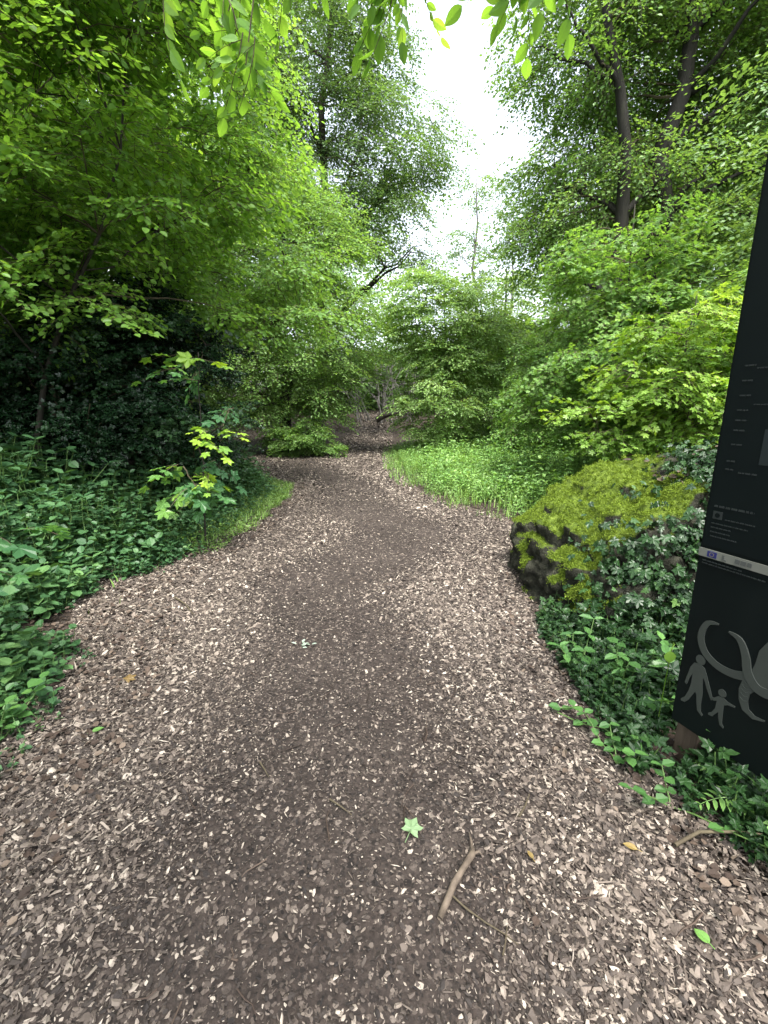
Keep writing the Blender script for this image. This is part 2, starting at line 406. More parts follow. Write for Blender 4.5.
def H(x, y):
    dl = np.clip(left(y) - x, 0, None); dr = np.clip(x - right(y), 0, None)
    z = .75 * sstep(.1, 3.2, dl) * sstep(16, 11, y) + .35 * sstep(.3, 3, dr) * sstep(9, 5, y) + .2 * sstep(.3, 5, dr)
    z = z + .03 * wav(x, y) * sstep(0, .8, dl + dr) + .006 * wav(2 * x, 2 * y)
    far = np.clip(y - 15, 0, None)
    z = z + .06 * np.minimum(far, 9) + .22 * np.clip(y - 24, 0, 22) ** .95 * .55
    z = z + .09 * np.clip(np.abs(x) - 7, 0, 25)
    return z

def axis(lo, hi, c, fine, grow):
    a = [c]; s = fine
    while a[-1] < hi: a.append(a[-1] + s); s = s * grow
    b = [c]; s = fine
    while b[-1] > lo: b.append(b[-1] - s); s = s * grow
    return np.array(sorted(set(b[1:] + a)))
gx = axis(-160, 160, 0, .09, 1.022); gy = axis(-40, 260, 3, .09, 1.02)
X, Y = np.meshgrid(gx, gy)
inp = sstep(-.06, .12, np.minimum(X - left(Y), right(Y) - X)) * (Y < 30)
Z = H(X, Y) - .03 * inp
nx, ny = len(gx), len(gy)
i = np.arange(ny - 1)[:, None] * nx; j = np.arange(nx - 1)[None]
mb = MB(); mb.add(np.stack([X, Y, Z], -1), np.stack([i + j, i + j + 1, i + nx + j + 1, i + nx + j], -1))
tag(mb.build('ground', M_GROUND, smooth=True), kind='structure', label='brown woodland floor beside the path')
ys = np.concatenate([np.arange(-6, 8, .07), np.arange(8, 30, .2)]); us = np.linspace(0, 1, 46)
lx = left(ys) + .05 * np.sin(9 * ys) + .04 * np.sin(23 * ys); rx = right(ys) + .05 * np.sin(8 * ys + 1) + .03 * np.sin(21 * ys)
PX = lx[:, None] + (rx - lx)[:, None] * us[None]; PY = np.broadcast_to(ys[:, None], PX.shape)
PZ = H(PX, PY) + .004 - .025 * (np.minimum(us, 1 - us)[None] < .001)
nx, ny = len(us), len(ys)
i = np.arange(ny - 1)[:, None] * nx; j = np.arange(nx - 1)[None]
mb = MB(); mb.add(np.stack([PX, PY, PZ], -1), np.stack([i + j, i + j + 1, i + nx + j + 1, i + nx + j], -1))
tag(mb.build('path', M_PATH, smooth=True), kind='structure', label='wood chip footpath running into the wood')

# ------------------------------------------------------------------ wood chips and leaf litter (loose cover)
def chips(n, ylo, yhi, size, g, edge=0.):
    y = ylo + (yhi - ylo) * g.uniform(0, 1, n) ** 1.25 + g.normal(0, .11 * ylo ** .5 + .05 * yhi ** .8, n)
    y = np.abs(y - .3) + .3
    l, r = left(y) - .25, right(y) + .12
    x = l + (r - l) * g.uniform(0, 1, n)
    c = (l + r) / 2 + .12; off = np.abs(x - c + .1 * np.sin(2 * y)) + .5 * sstep(9, 14, y)
    patch = .5 + .5 * np.sin(3.1 * x + 1.3 * np.sin(2.1 * y)) * np.sin(2.3 * y + 1.1 * np.cos(1.7 * x))
    dens = .4 + .6 * sstep(.2, .8, off) ; dens *= .6 + .5 * patch
    k = g.uniform(0, 1, n) < dens; x, y, off = x[k], y[k], off[k]; n = len(x)
    big = .7 + .42 * sstep(.2, .9, off)
    ln = size * big * np.clip(g.lognormal(-.12, .45, n), .35, 2.1); wd = ln * g.uniform(.36, .85, n); th = g.uniform(.12, .3, n) * wd
    thin = g.uniform(0, 1, n) < .1; wd[thin] *= .35; ln[thin] *= 1.6
    base = np.array([(-.5, -.28, 0), (-.5, .28, 0), (.5, .28, 0), (.5, -.28, 0), (-.42, -.5, .5), (-.42, .5, .5), (.42, .5, .5), (.42, -.5, .5)])
    base = np.array([(-.5, -.3, 0), (0, -.5, 0), (.5, -.25, 0), (.5, .3, 0), (0, .5, 0), (-.5, .25, 0), (-.3, -.1, 1), (.3, 0, 1)])
    V = base[None] * np.stack([ln, wd, th], 1)[:, None] + g.normal(0, .12, (n, 8, 3)) * np.stack([ln, wd, th * .6], 1)[:, None]
    a = g.uniform(0, 2 * math.pi, n); tl = g.normal(0, .34, n); t2 = g.normal(0, .34, n)
    d = np.stack([np.cos(a), np.sin(a), tl], 1); nn = np.stack([t2 * np.sin(a), -t2 * np.cos(a), np.ones(n)], 1)
    Rm = frames(d, nn)
    P = np.stack([x, y, H(x, y) + .004 + .5 * np.abs(tl) * ln * .6 + g.uniform(0, .006, n)], 1)
    V = np.einsum('nij,nkj->nki', Rm, V) + P[:, None]
    q = np.array([(0, 1, 7, 6), (1, 2, 3, 7), (7, 3, 4, 6), (6, 4, 5, 0)])
    Q = q[None] + (np.arange(n) * 8)[:, None, None]
    t = np.where(g.uniform(0, 1, n) < .15 + .05 * sstep(.2, .9, off), g.uniform(.72, 1, n), g.beta(1.5, 2.3, n) * .8 + .13 * sstep(.3, .9, off))
    return V, Q, np.repeat(np.clip(t, 0, 1), 8)
g = np.random.default_rng(5)
mb = MB()
for n, a, b, s in ((115000, .3, 3.4, .0145), (110000, .3, 3.4, .0088), (110000, 3.0, 8, .0175), (75000, 7.5, 20, .03), (26000, 14, 29, .05)):
    V, Q, t = chips(n, a, b, s, g); mb.add(V, Q, 0, t)
tag(mb.build('wood_chips', M_CHIP), 'loose pale and brown wood chips strewn over the footpath', kind='stuff')

def litter(n, region, size, g):
    x, y = region(n, g); n = len(x)
    d = np.stack([np.cos(g.uniform(0, 6.28, n)), np.sin(g.uniform(0, 6.28, n)), g.normal(0, .25, n)], 1)
    R = frames(d, UP + g.normal(0, .35, (n, 3)))
    return np.stack([x, y, H(x, y) + .012 + g.uniform(0, .02, n)], 1), R, size * g.uniform(.6, 1.2, n), g.beta(2, 2, n)
def reg_edges(n, g):
    y = g.uniform(.5, 9, n); s = g.uniform(0, 1, n) < .6
    x = np.where(s, left(y) - g.uniform(-.5, .55, n) ** 1, right(y) + g.uniform(-.25, .9, n))
    return x, y
def reg_far(n, g):
    x, y = g.uniform(-9, 4, n), g.uniform(11, 24, n); k = (x < left(y)) | (x > right(y)) | (g.uniform(0, 1, n) < .04)
    return x[k], y[k]
mb = MB()
add_leaves(mb, BROAD, *litter(5200, reg_edges, .034, g)); add_leaves(mb, RHOMB, *litter(5200, reg_far, .085, g))
for _ in range(260):                                        # bits of twig among the leaves
    y0 = g.uniform(.7, 6); x0 = g.uniform(float(left(y0)) - .2, float(right(y0)) + .3); a = g.uniform(0, 6.28); L_ = g.uniform(.03, .13)
    P = np.array([[x0 + math.cos(a) * L_ * u + g.normal(0, .004), y0 + math.sin(a) * L_ * u + g.normal(0, .004), float(H(np.array(x0), np.array(y0))) + .014 + g.uniform(0, .006)] for u in (0, .35, .7, 1)])
    mb.add(*tube(P, np.linspace(.0028, .0012, 4) * g.uniform(.7, 1.3), 4), 0, g.uniform(.1, .6))
tag(mb.build('leaf_litter', M_DEADLEAF), 'dry brown fallen leaves along the path edges', kind='stuff')

# ------------------------------------------------------------------ low green cover
def plant_temps(g, h, pairs, leaf, opp=True, spread=70):
    out_ = []
    for _ in range(5):
        P = []; D = []
        bend = g.normal(0, .18, 2)
        top = np.array([bend[0] * h, bend[1] * h, h]); pts = bez(np.zeros(3), top, 0, 5, .03, g)
        for k in range(pairs):
            u = .3 + .7 * k / max(pairs - 1, 1); p = top * u; a0 = k * 1.57 + g.uniform(-.4, .4)
            for s in ((0, math.pi) if opp else (g.uniform(0, 6.28),)):
                el = g.uniform(-.35, .25) + (.5 if k == pairs - 1 else 0)
                P.append(p); D.append((math.cos(a0 + s), math.sin(a0 + s), el))
        s = Spray(); s.p = np.array(P); s.R = frames(np.array(D), UP + g.normal(0, .25, (len(P), 3)))
        s.s = leaf * g.uniform(.6, 1.15, len(P)); s.tubes = [tube(pts, np.linspace(.004, .002, 5), 3, False)]
        out_.append(s)
    return out_
def scatter_plants(mb, x, y, temps, sh, g, S=(.7, 1.25), tint=.5, tj=.18, twigs=True, lift=0, reach=.9, low=.42):
    n = len(x); a = g.uniform(0, 6.28, n)
    R = frames(np.stack([np.cos(a), np.sin(a), g.normal(0, .12, n)], 1), UP + g.normal(0, .12, (n, 3)))
    ed = np.maximum(left(y) - x, x - right(y)); sz = g.uniform(*S, n) * (1 + .35 * wav(x * 1.9 + 3, y * 1.9)) * (low + (1 - low) * sstep(-.1, reach, ed))
    tt = tint + tj * (wav(x * 1.3, y * 1.3) * .8 + g.normal(0, .6, n))
    place_sprays(mb, temps, sh, np.stack([x, y, H(x, y) - .01 + lift], 1), R, sz, tt, g=g, twigs=twigs)
def grass_blades(mb, x, y, h, g, tint=.5, mi=0):
    n = len(x); a = g.uniform(0, 6.28, n); hh = h * g.uniform(.5, 1.2, n) * (.45 + .55 * sstep(-.1, .9, np.maximum(left(y) - x, x - right(y)))); b = hh * g.uniform(.2, .8, n); w_ = .0035 + .004 * g.uniform(0, 1, n)
    d = np.stack([np.cos(a), np.sin(a), 0 * a], 1); s = np.stack([-np.sin(a), np.cos(a), 0 * a], 1)
    P0 = np.stack([x, y, H(x, y) - .01], 1); P1 = P0 + d * (b * .3)[:, None] + UP * (hh * .6)[:, None]; P2 = P0 + d * b[:, None] + UP * hh[:, None]
    V = np.stack([P0 - s * w_[:, None], P0 + s * w_[:, None], P1 + s * w_[:, None], P1 - s * w_[:, None], P2 + s * .0008, P2 - s * .0008], 1)
    Q = np.array([(0, 1, 2, 3), (3, 2, 4, 5)])[None] + (np.arange(n) * 6)[:, None, None]
    mb.add(V, Q, mi, np.repeat(np.clip(tint + g.normal(0, .2, n), 0, 1), 6))

g = np.random.default_rng(21)
# right-hand clearing of soft herbs and grass
mb = MB()
def meadow(n, edge=0):
    y = g.uniform(4.8, 16, n); x = right(y) - .2 + g.uniform(0, 1, n) ** 1.2 * 7
    k = ~((y < 5.6) & (x < 1.9)) & (g.uniform(0, 1, n) < sstep(-.35, 1.3, x - right(y) - edge + .55 * wav(x * 2, y * 2) - np.where(y < 6.8, .15, 0)) ** .8)
    return x[k], y[k]
scatter_plants(mb, *meadow(14000), plant_temps(g, .27, 5, .058), OVATE, g, tint=.6, tj=.3)
scatter_plants(mb, *meadow(3200, .5), plant_temps(g, .5, 7, .065), OVATE, g, tint=.6, tj=.3, reach=2)
scatter_plants(mb, *meadow(8000), plant_temps(g, .14, 3, .05), OVATE, g, tint=.65, twigs=False)
grass_blades(mb, *meadow(24000), .27, g, .6, 2)
tag(mb.build('meadow_plants', [M_HERB, M_STEM, M_GRASS]), 'pale green carpet of herbs and grass right of the path', kind='stuff')
# left-hand bank of nettles, bramble and ivy
mb = MB()
def bank(n, lo, hi, near=.15, wide=4.5):
    y = g.uniform(lo, hi, n); x = left(y) - near - g.uniform(0, 1, n) ** 1.2 * wide + .22 * wav(2.2 * y, y) + g.normal(0, .06, n)
    notch = (y > 2.55) & (y < 3.7) & (x > -2.45 + .2 * (y - 2.5) - .5 * g.uniform(0, 1, n) ** 3) # bare patch of leaf litter
    return x[~notch], y[~notch]
scatter_plants(mb, *bank(5200, 1.2, 9.6), plant_temps(g, .34, 4, .085), BROAD, g, tint=.45)
scatter_plants(mb, *bank(3600, 3.4, 8.6, .5), plant_temps(g, .6, 6, .085), BROAD, g, tint=.4)
scatter_plants(mb, *bank(5500, 1.0, 9, .0), plant_temps(g, .13, 3, .075), IVYL, g, tint=.35)
scatter_plants(mb, *bank(1100, 1.2, 4.5, .05, 1.6), plant_temps(g, .22, 4, .085), BROAD, g, tint=.6, tj=.28, reach=.4, low=.6)
tag(mb.build('undergrowth', [M_NETTLE, M_STEM]), 'dense dark green nettles and bramble on the left bank', kind='stuff')
mb = MB()
yy = g.normal(7.2, 1.2, 3200); xx = left(yy) + .2 - np.abs(g.normal(0, .5, 3200)) + .1 * wav(2 * yy, yy)
grass_blades(mb, xx, yy, .2, g, .6)
yy = g.uniform(4.4, 9.5, 1500); xx = left(yy) + .25 - np.abs(g.normal(0, .4, 1500)) + .15 * wav(2 * yy, yy)
scatter_plants(mb, xx, yy, plant_temps(g, .14, 3, .06), OVATE, g, tint=.5, twigs=False)
tag(mb.build('verge_grass', M_GRASS), 'bright tufts of grass and weeds along the left path edge', kind='stuff')
# ground ivy and seedlings round the foot of the sign
mb = MB()
def footing(n, lo=.7, hi=3.0, wide=1.7, clear=.06):
    y = g.uniform(lo, hi, n); x = right(y) + .04 + g.uniform(0, 1, n) ** 1.1 * wide
    t = np.clip(((x - 1.05) * .3 + (y - 1.4) * .4) / .25, 0, 1); k = np.hypot(x - 1.05 - .3 * t, y - 1.4 - .4 * t) > clear; x, y = x[k], y[k]
    return x, y
scatter_plants(mb, *footing(2300, clear=.05), plant_temps(g, .1, 3, .075), IVYL, g, tint=.35, reach=.4, low=.6)
scatter_plants(mb, *footing(1300, clear=.13), plant_temps(g, .19, 4, .072), IVYL, g, tint=.42, tj=.26, reach=.4, low=.6)
tag(mb.build('ground_ivy', [M_IVY, M_STEM]), 'dark glossy ivy covering the ground below the sign', kind='stuff')

# ------------------------------------------------------------------ boulder
def boulder():
    bm = bmesh.new(); bmesh.ops.create_icosphere(bm, subdivisions=6, radius=1)
    c = Vector((2.28, 3.5, .05)); rad = Vector((1.05, 1.08, .93))
    for v in bm.verts:
        p = v.co.normalized()
        e = 3.2; k = (abs(p.x) ** e + abs(p.y) ** e + abs(p.z) ** e) ** (-1 / e); q = p * k
        q = Vector((q.x * rad.x, q.y * rad.y, q.z * rad.z))
        up = max(0, q.z) / rad.z
        q.z += (.30 * q.x + .1 * q.y) * up                       # the top climbs to the right and back
        q.x += -.12 * up * (1 - up) * 2                          # overhanging left lip
        if q.y < 0: q.y *= 1 - .28 * up                          # sloping front
        n1 = noise.fractal(q * 1.5 + Vector((3, 1, 7)), 1, 2, 4); n2 = noise.noise(q * 4.0 + Vector((1, 9, 2))); n3 = noise.fractal(q * 11, 1, 2, 4)
        cell = noise.voronoi(q * 2.1 + Vector((2, 4, 1)))[0]; crack = max(0, .16 - (cell[1] - cell[0])) / .16
        ter = abs(noise.noise(Vector((q.x * 1.2, q.y * 1.2, q.z * 5 + .8 * n1))))
        rg = abs(noise.fractal(q * 6 + Vector((7, 2, 3)), 1, 2, 4))
        q += p * (.15 * n1 + .04 * n2 + .03 * n3 - .09 * crack + .06 * ter - .055 * rg)
        v.co = q
    me = bpy.data.meshes.new('boulder'); bm.normal_update(); bm.to_mesh(me); bm.free()
    N = len(me.vertices); V = np.empty(N * 3, np.float32); me.vertices.foreach_get('co', V); V = V.reshape(-1, 3)
    NO = np.empty(N * 3, np.float32); me.vertices.foreach_get('normal', NO); NO = NO.reshape(-1, 3)
    n1 = wav(V[:, 0] * 2.2, V[:, 1] * 2.2 + V[:, 2])
    n2 = np.array([noise.fractal(Vector(map(float, p)) * 3.2, 1, 2, 3) for p in V])
    leftish = sstep(.3, -.2, V[:, 0] - .3 * V[:, 1] + .12 * n1 + .12 * n2)
    moss = np.clip(.06 + 1.05 * NO[:, 2], 0, 1) * leftish * sstep(-.85, -.35, V[:, 1] + .25 * n2) * sstep(.1, .45, V[:, 2] + .15 * n2)
    moss += .5 * sstep(.15, .5, NO[:, 2] - .35 * NO[:, 1] + .35 * n2) * (V[:, 2] < .3) * sstep(-.4, -.85, V[:, 0]) * sstep(.0, .25, n2)
    a = me.attributes.new('moss', 'FLOAT', 'POINT'); a.data.foreach_set('value', moss.astype(np.float32))
    me.polygons.foreach_set('use_smooth', np.full(len(me.polygons), True))
    me.materials.append(M_ROCK)
    o = bpy.data.objects.new('boulder', me); COL.objects.link(o); o.location = c
    tag(o, 'large mossy limestone boulder half covered in ivy beside the path', 'boulder')
    return o, V, NO, moss
bo, BV, BN, BM_ = boulder(); BC = np.array(bo.location)
g = np.random.default_rng(8)
# fuzzy moss cushions growing on the rock: a part of it
idx = g.choice(len(BV), 110000, p=np.clip(BM_ - .4, 0, .2) / np.clip(BM_ - .4, 0, .2).sum())
P = BV[idx] + g.normal(0, .011, (len(idx), 3)); d = BN[idx] * .8 + g.normal(0, .55, (len(idx), 3))
mb = MB(); add_leaves(mb, RHOMB, P, frames(d, g.normal(size=(len(idx), 3))), g.uniform(.006, .015, len(idx)), g.normal(.5, .2, len(idx)))
tag(mb.build('moss', M_MOSS, bo), 'bright yellow-green moss')
# ivy on the rock
iv = empty('climbing_ivy', (2.0, 2.6, .05), 'dark glossy ivy sprawling over the boulder face', 'ivy')
wgt = sstep(.15, -.45, BV[:, 1]) * sstep(-1.0, -.6, BV[:, 0] - .15 * (BV[:, 2] - .1)) + .5 * sstep(-.2, .3, BV[:, 0]) * sstep(.6, .2, BV[:, 1])
wgt = wgt * (BV[:, 2] > -.1) * np.clip(1 - .97 * (BM_ > .55), .0, 1)
idx = g.choice(len(BV), 10500, p=wgt / wgt.sum())
P = BC + BV[idx] + BN[idx] * g.uniform(.02, .15, (len(idx), 1)); down = np.stack([g.normal(0, .7, len(idx)), g.normal(0, .5, len(idx)), -np.ones(len(idx)) * .6], 1)
nn = BN[idx] + UP * .6 + g.normal(0, .35, (len(idx), 3))
mb = MB(); add_leaves(mb, IVYL, P, frames(down, nn), g.uniform(.035, .085, len(idx)), g.beta(1.3, 2.6, len(idx)))
mb.build('leaves', M_IVY, iv, origin=iv.location)
for k in range(9):
    x0 = g.uniform(-.55, .8); pts = []
    for u in np.linspace(0, 1, 14):
        q = np.array([x0 + .15 * math.sin(3 * u + k) + .25 * u, -1.1 + .75 * u, -.15 + 1.0 * u]); m_ = int(np.argmin(np.linalg.norm(BV - q, axis=1)))
        pts.append(BC + BV[m_] + BN[m_] * .03)
    mb = MB(); mb.add(*tube(np.array(pts), np.linspace(.012, .004, 14), 5)); mb.build('stem', M_TWIG, iv, True, iv.location)
# dry leaves caught on top of the rock
idx = g.choice(len(BV), 420, p=(w2 := np.clip(BN[:, 2] - .3, 0, None) * sstep(-.2, .5, BV[:, 0])) / w2.sum())
mb = MB(); add_leaves(mb, OVATE, BC + BV[idx] + BN[idx] * .03, frames(np.c_[g.normal(0, 1, (420, 2)), g.normal(0, .2, 420)], BN[idx] + g.normal(0, .3, (420, 3))), g.uniform(.04, .08, 420), g.beta(2, 1.6, 420))
tag(mb.build('dry_leaves', M_DEADLEAF), 'pale dry leaves caught on top of the boulder', kind='stuff')

# ------------------------------------------------------------------ information board
def ngon(pts, z0, z1):
    """flat shape in the board's plane: x along the board, z up, from depth z0 to z1 (towards the front)"""
    bm = bmesh.new(); vs = [bm.verts.new((x, -z0, z)) for x, z in pts]; f = bm.faces.new(vs)
    r = bmesh.ops.extrude_face_region(bm, geom=[f]); bmesh.ops.translate(bm, verts=[v for v in r['geom'] if isinstance(v, bmesh.types.BMVert)], vec=(0, -(z1 - z0), 0))
    bmesh.ops.recalc_face_normals(bm, faces=bm.faces); return bm
def link(bm, name, m, parent):
    me = bpy.data.meshes.new(name); bm.to_mesh(me); bm.free(); me.materials.append(m)
    o = bpy.data.objects.new(name, me); COL.objects.link(o); o.parent = parent; return o
def box(x0, x1, y0, y1, z0, z1, bev=0):
    bm = bmesh.new(); bmesh.ops.create_cube(bm, size=1)
    for v in bm.verts: v.co = ((x0 + x1) / 2 + v.co.x * (x1 - x0), (y0 + y1) / 2 + v.co.y * (y1 - y0), (z0 + z1) / 2 + v.co.z * (z1 - z0))
    if bev: bmesh.ops.bevel(bm, geom=bm.edges[:], offset=bev, segments=2, affect='EDGES')
    return bm
def stroke(P, Wd, z0, z1):
    P = np.array(P, float); t = np.linspace(0, 1, len(P)); tt = np.linspace(0, 1, 26)
    from_ = lambda a: np.array([np.interp(s, t, a) for s in tt])
    def cr_(A):                                  # smooth curve through the points
        o = []
        n = len(A) - 1
        for s in tt:
            k = min(int(s * n), n - 1); u = s * n - k; p = [A[max(k - 1, 0)], A[k], A[k + 1], A[min(k + 2, n)]]
            o.append(.5 * (2 * p[1] + (p[2] - p[0]) * u + (2 * p[0] - 5 * p[1] + 4 * p[2] - p[3]) * u * u + (3 * p[1] - p[0] - 3 * p[2] + p[3]) * u ** 3))
        return np.array(o)
    C = np.stack([cr_(P[:, 0]), cr_(P[:, 1])], 1); ww = from_(np.array(Wd, float)) / 2
    T = np.gradient(C, axis=0); T /= np.linalg.norm(T, axis=1)[:, None]; Nn = np.stack([-T[:, 1], T[:, 0]], 1)
    return ngon(list(map(tuple, np.vstack([C + Nn * ww[:, None], (C - Nn * ww[:, None])[::-1]]))), z0, z1)

M_BOARD = noise_mat('board_green_black', [(.35, (.0018, .0036, .0036)), (.6, (.0026, .005, .005)), (.8, (.006, .0085, .008))], scale=3, detail=10, rough=.5, bump=.1, bscale=60, spec=.14, bdist=.002)
M_PANEL = plain('board_upper_print', (.0028, .0052, .0056), rough=.45, spec=.15)
M_STRIP = plain('pale_strip', (.13, .135, .115), rough=.5)
M_GLYPH = plain('sage_print', (.03, .036, .031), rough=.6)
M_TEXT = plain('dim_print', (.013, .0175, .017), rough=.6)
M_BLUE = plain('flag_blue', (.012, .014, .09)); M_YEL = plain('flag_star', (.4, .33, .05)); M_INK = plain('ink_grey', (.06, .065, .06))
M_POST = noise_mat('post_timber', [(.3, (.05, .036, .025)), (.7, (.11, .082, .058))], scale=8, bump=.4, bscale=40, stretch=(1, 1, .15))
bx, by = 1.235, 1.68; rz = math.atan2(-.9325, .361)
sg = empty('information_board', (bx, by, float(H(bx, by)) - .02), 'tall dark information board with mammoth and walker pictograms at the right edge', 'sign', rz)
zo = -sg.location.z
def ZB(bm):
    bmesh.ops.translate(bm, verts=bm.verts[:], vec=(0, 0, zo)); return bm
link(ZB(box(0, 1.02, 0, .035, .188, 2.46, .004)), 'panel', M_BOARD, sg)
link(ZB(box(.012, 1.008, -.0035, .001, .975, 2.44)), 'map_print', M_PANEL, sg)
st = link(ZB(box(.002, 1.018, -.006, .002, .93, .962)), 'strip', M_STRIP, sg)
fl = link(ZB(box(.036, .07, -.0085, -.005, .935, .957)), 'flag', M_BLUE, st)
bm = bmesh.new()
for k in range(12):
    a = k * math.pi / 6; r = bmesh.ops.create_circle(bm, cap_ends=True, segments=5, radius=.0011)
    for v in r['verts']: v.co = Vector((.053 + .0075 * math.cos(a) + v.co.x, -.0092, .946 + .0075 * math.sin(a) + v.co.y))
link(ZB(bm), 'stars', M_YEL, fl)
link(ZB(box(.09, .097, -.0085, -.005, .936, .956)), 'emblem', M_INK, st)
link(ZB(box(.097, .106, -.0085, -.005, .936, .94)), 'emblem', M_INK, st)
for x0, x1 in ((.135, .15), (.154, .172), (.177, .19)): link(ZB(box(x0, x1, -.0085, -.005, .939, .955)), 'emblem', M_INK, st)
# rows of small print
random.seed(3)
def words_row(parent, x0, x1, z, h):
    bm = bmesh.new(); x = x0
    while x < x1:
        wl = random.uniform(.35, 1.3) * h * 3; e = min(x + wl, x1)
        b2 = box(x, e, -.0052, -.003, z, z + h); me = bpy.data.meshes.new('t'); b2.to_mesh(me); b2.free(); bm.from_mesh(me); bpy.data.meshes.remove(me)
        x = e + h * .7
    link(ZB(bm), 'small_print', M_TEXT, parent)
for x0, x1, z, h in ((.03, .165, 1.128, .007), (.075, .175, 1.085, .004), (.03, .155, 1.064, .004), (.03, .1, 1.048, .004), (.03, .1, 1.031, .004), (.033, .125, 1.014, .004),
                     (.045, .075, 1.27, .005), (.045, .075, 1.30, .005), (.05, .085, 1.36, .005), (.05, .085, 1.41, .005), (.05, .085, 1.445, .005), (.05, .085, 1.48, .005), (.05, .085, 1.53, .005), (.05, .085, 1.58, .005), (.05, .085, 1.63, .005),
                     (.09, .15, 1.262, .005), (.09, .2, 1.62, .004), (.1, .2, 1.75, .004), (.1, .2, 1.5, .004)):
    words_row(sg, x0, x1, z, h)
for x0, x1, z in ((.02, .16, .914), (.02, .24, .903)): words_row(sg, x0, x1, z, .004)
link(ZB(box(.15, .3, -.006, -.003, 1.3, 1.42)), 'picture', plain('faint_picture', (.006, .011, .012)), sg)
link(ZB(box(.15, .3, -.006, -.003, 1.66, 1.78)), 'picture', plain('faint_picture_b', (.005, .0095, .0105)), sg)
ic = link(ZB(box(.03, .064, -.0055, -.003, 1.083, 1.113, .001)), 'icon', M_TEXT, sg)
bm = bmesh.new(); bmesh.ops.create_circle(bm, cap_ends=True, segments=20, radius=.009)
for v in bm.verts: v.co = Vector((.047 + v.co.x, -.0062, 1.098 + v.co.y))
link(ZB(bm), 'icon_dot', M_BOARD, ic)
# pictograms
Z0, Z1 = -.0005, .0025
man = [(.068, .492), (.055, .487), (.044, .462), (.036, .412), (.032, .385), (.041, .38), (.047, .41), (.056, .44), (.058, .40), (.053, .36), (.043, .325), (.028, .305), (.03, .297), (.045, .299), (.058, .318), (.078, .37), (.084, .362), (.09, .33), (.098, .297), (.118, .283), (.121, .29), (.112, .30), (.107, .33), (.106, .38), (.1, .415), (.098, .444), (.106, .436), (.118, .41), (.134, .382), (.141, .372), (.146, .379), (.138, .398), (.124, .43), (.108, .465), (.098, .485), (.085, .492)]
link(ZB(ngon(man, Z0, Z1)), 'walker_figure', M_GLYPH, sg)
def disc(x, z, r): return ngon([(x + r * .92 * math.cos(a), z + r * math.sin(a)) for a in np.linspace(0, 2 * math.pi, 22, endpoint=False)], Z0, Z1)
link(ZB(disc(.077, .512, .02)), 'walker_head', M_GLYPH, sg)
child = [(.165, .398), (.153, .383), (.147, .378), (.144, .384), (.15, .393), (.16, .402), (.164, .41)]
child = [(.162, .405), (.15, .39), (.142, .385), (.14, .378), (.15, .377), (.161, .384), (.16, .35), (.15, .325), (.139, .314), (.141, .307), (.155, .31), (.168, .335), (.173, .342), (.177, .32), (.186, .294), (.2, .288), (.2, .295), (.192, .305), (.189, .34), (.187, .38), (.2, .391), (.224, .396), (.224, .402), (.198, .403), (.182, .409)]
link(ZB(ngon(child, Z0, Z1)), 'child_figure', M_GLYPH, sg)
link(ZB(disc(.174, .425, .0155)), 'child_head', M_GLYPH, sg)
link(ZB(stroke([(.118, .687), (.078, .672), (.063, .61), (.087, .553), (.14, .523), (.2, .523), (.25, .545)], (.006, .02, .026, .027, .028, .03, .034), Z0, Z1 + .001)), 'tusk', M_GLYPH, sg)
link(ZB(stroke([(.158, .676), (.197, .664), (.225, .615), (.243, .555), (.28, .515), (.33, .52), (.37, .56)], (.005, .02, .026, .03, .033, .036, .036), Z0, Z1 + .004)), 'tusk', M_GLYPH, sg)
trunk_ = [(.25, .56), (.232, .53), (.224, .48), (.23, .44), (.248, .405), (.285, .392), (.32, .405), (.322, .412), (.29, .408), (.268, .42), (.26, .45), (.262, .48), (.275, .5), (.3, .515), (.4, .5), (.52, .46), (.62, .4), (.72, .42), (.78, .55), (.77, .7), (.7, .78), (.6, .8), (.5, .77), (.42, .8), (.36, .79), (.31, .74), (.282, .7), (.262, .655), (.258, .6)]
link(ZB(ngon(trunk_, Z0, Z1)), 'mammoth_head', M_GLYPH, sg)
M_LINE = plain('print_line', (.035, .042, .036))
for z in (.55, .535, .52, .5, .485, .468, .45): link(ZB(stroke([(.232, z), (.245, z - .008), (.262 - (.006 if z < .5 else 0), z - .004)], (.003, .003, .003), Z1 + .0002, Z1 + .0012)), 'crease', M_LINE, sg)
eye = [(.33 + .014 * math.cos(a), .655 + .008 * math.sin(a)) for a in np.linspace(0, 6.28, 12, endpoint=False)]
link(ZB(ngon(eye, Z1 + .0002, Z1 + .0012)), 'eye', M_LINE, sg)
link(ZB(stroke([(.44, .72), (.42, .64), (.46, .57), (.52, .6), (.53, .68)], (.005, .008, .008, .008, .004), Z1 + .0002, Z1 + .0012)), 'ear_line', M_LINE, sg)
for k, x in enumerate((.0, .9)):
    link(ZB(box(x + .005, x + .095, .037, .127, -.25, 2.3, .004)), 'post', M_POST, sg)

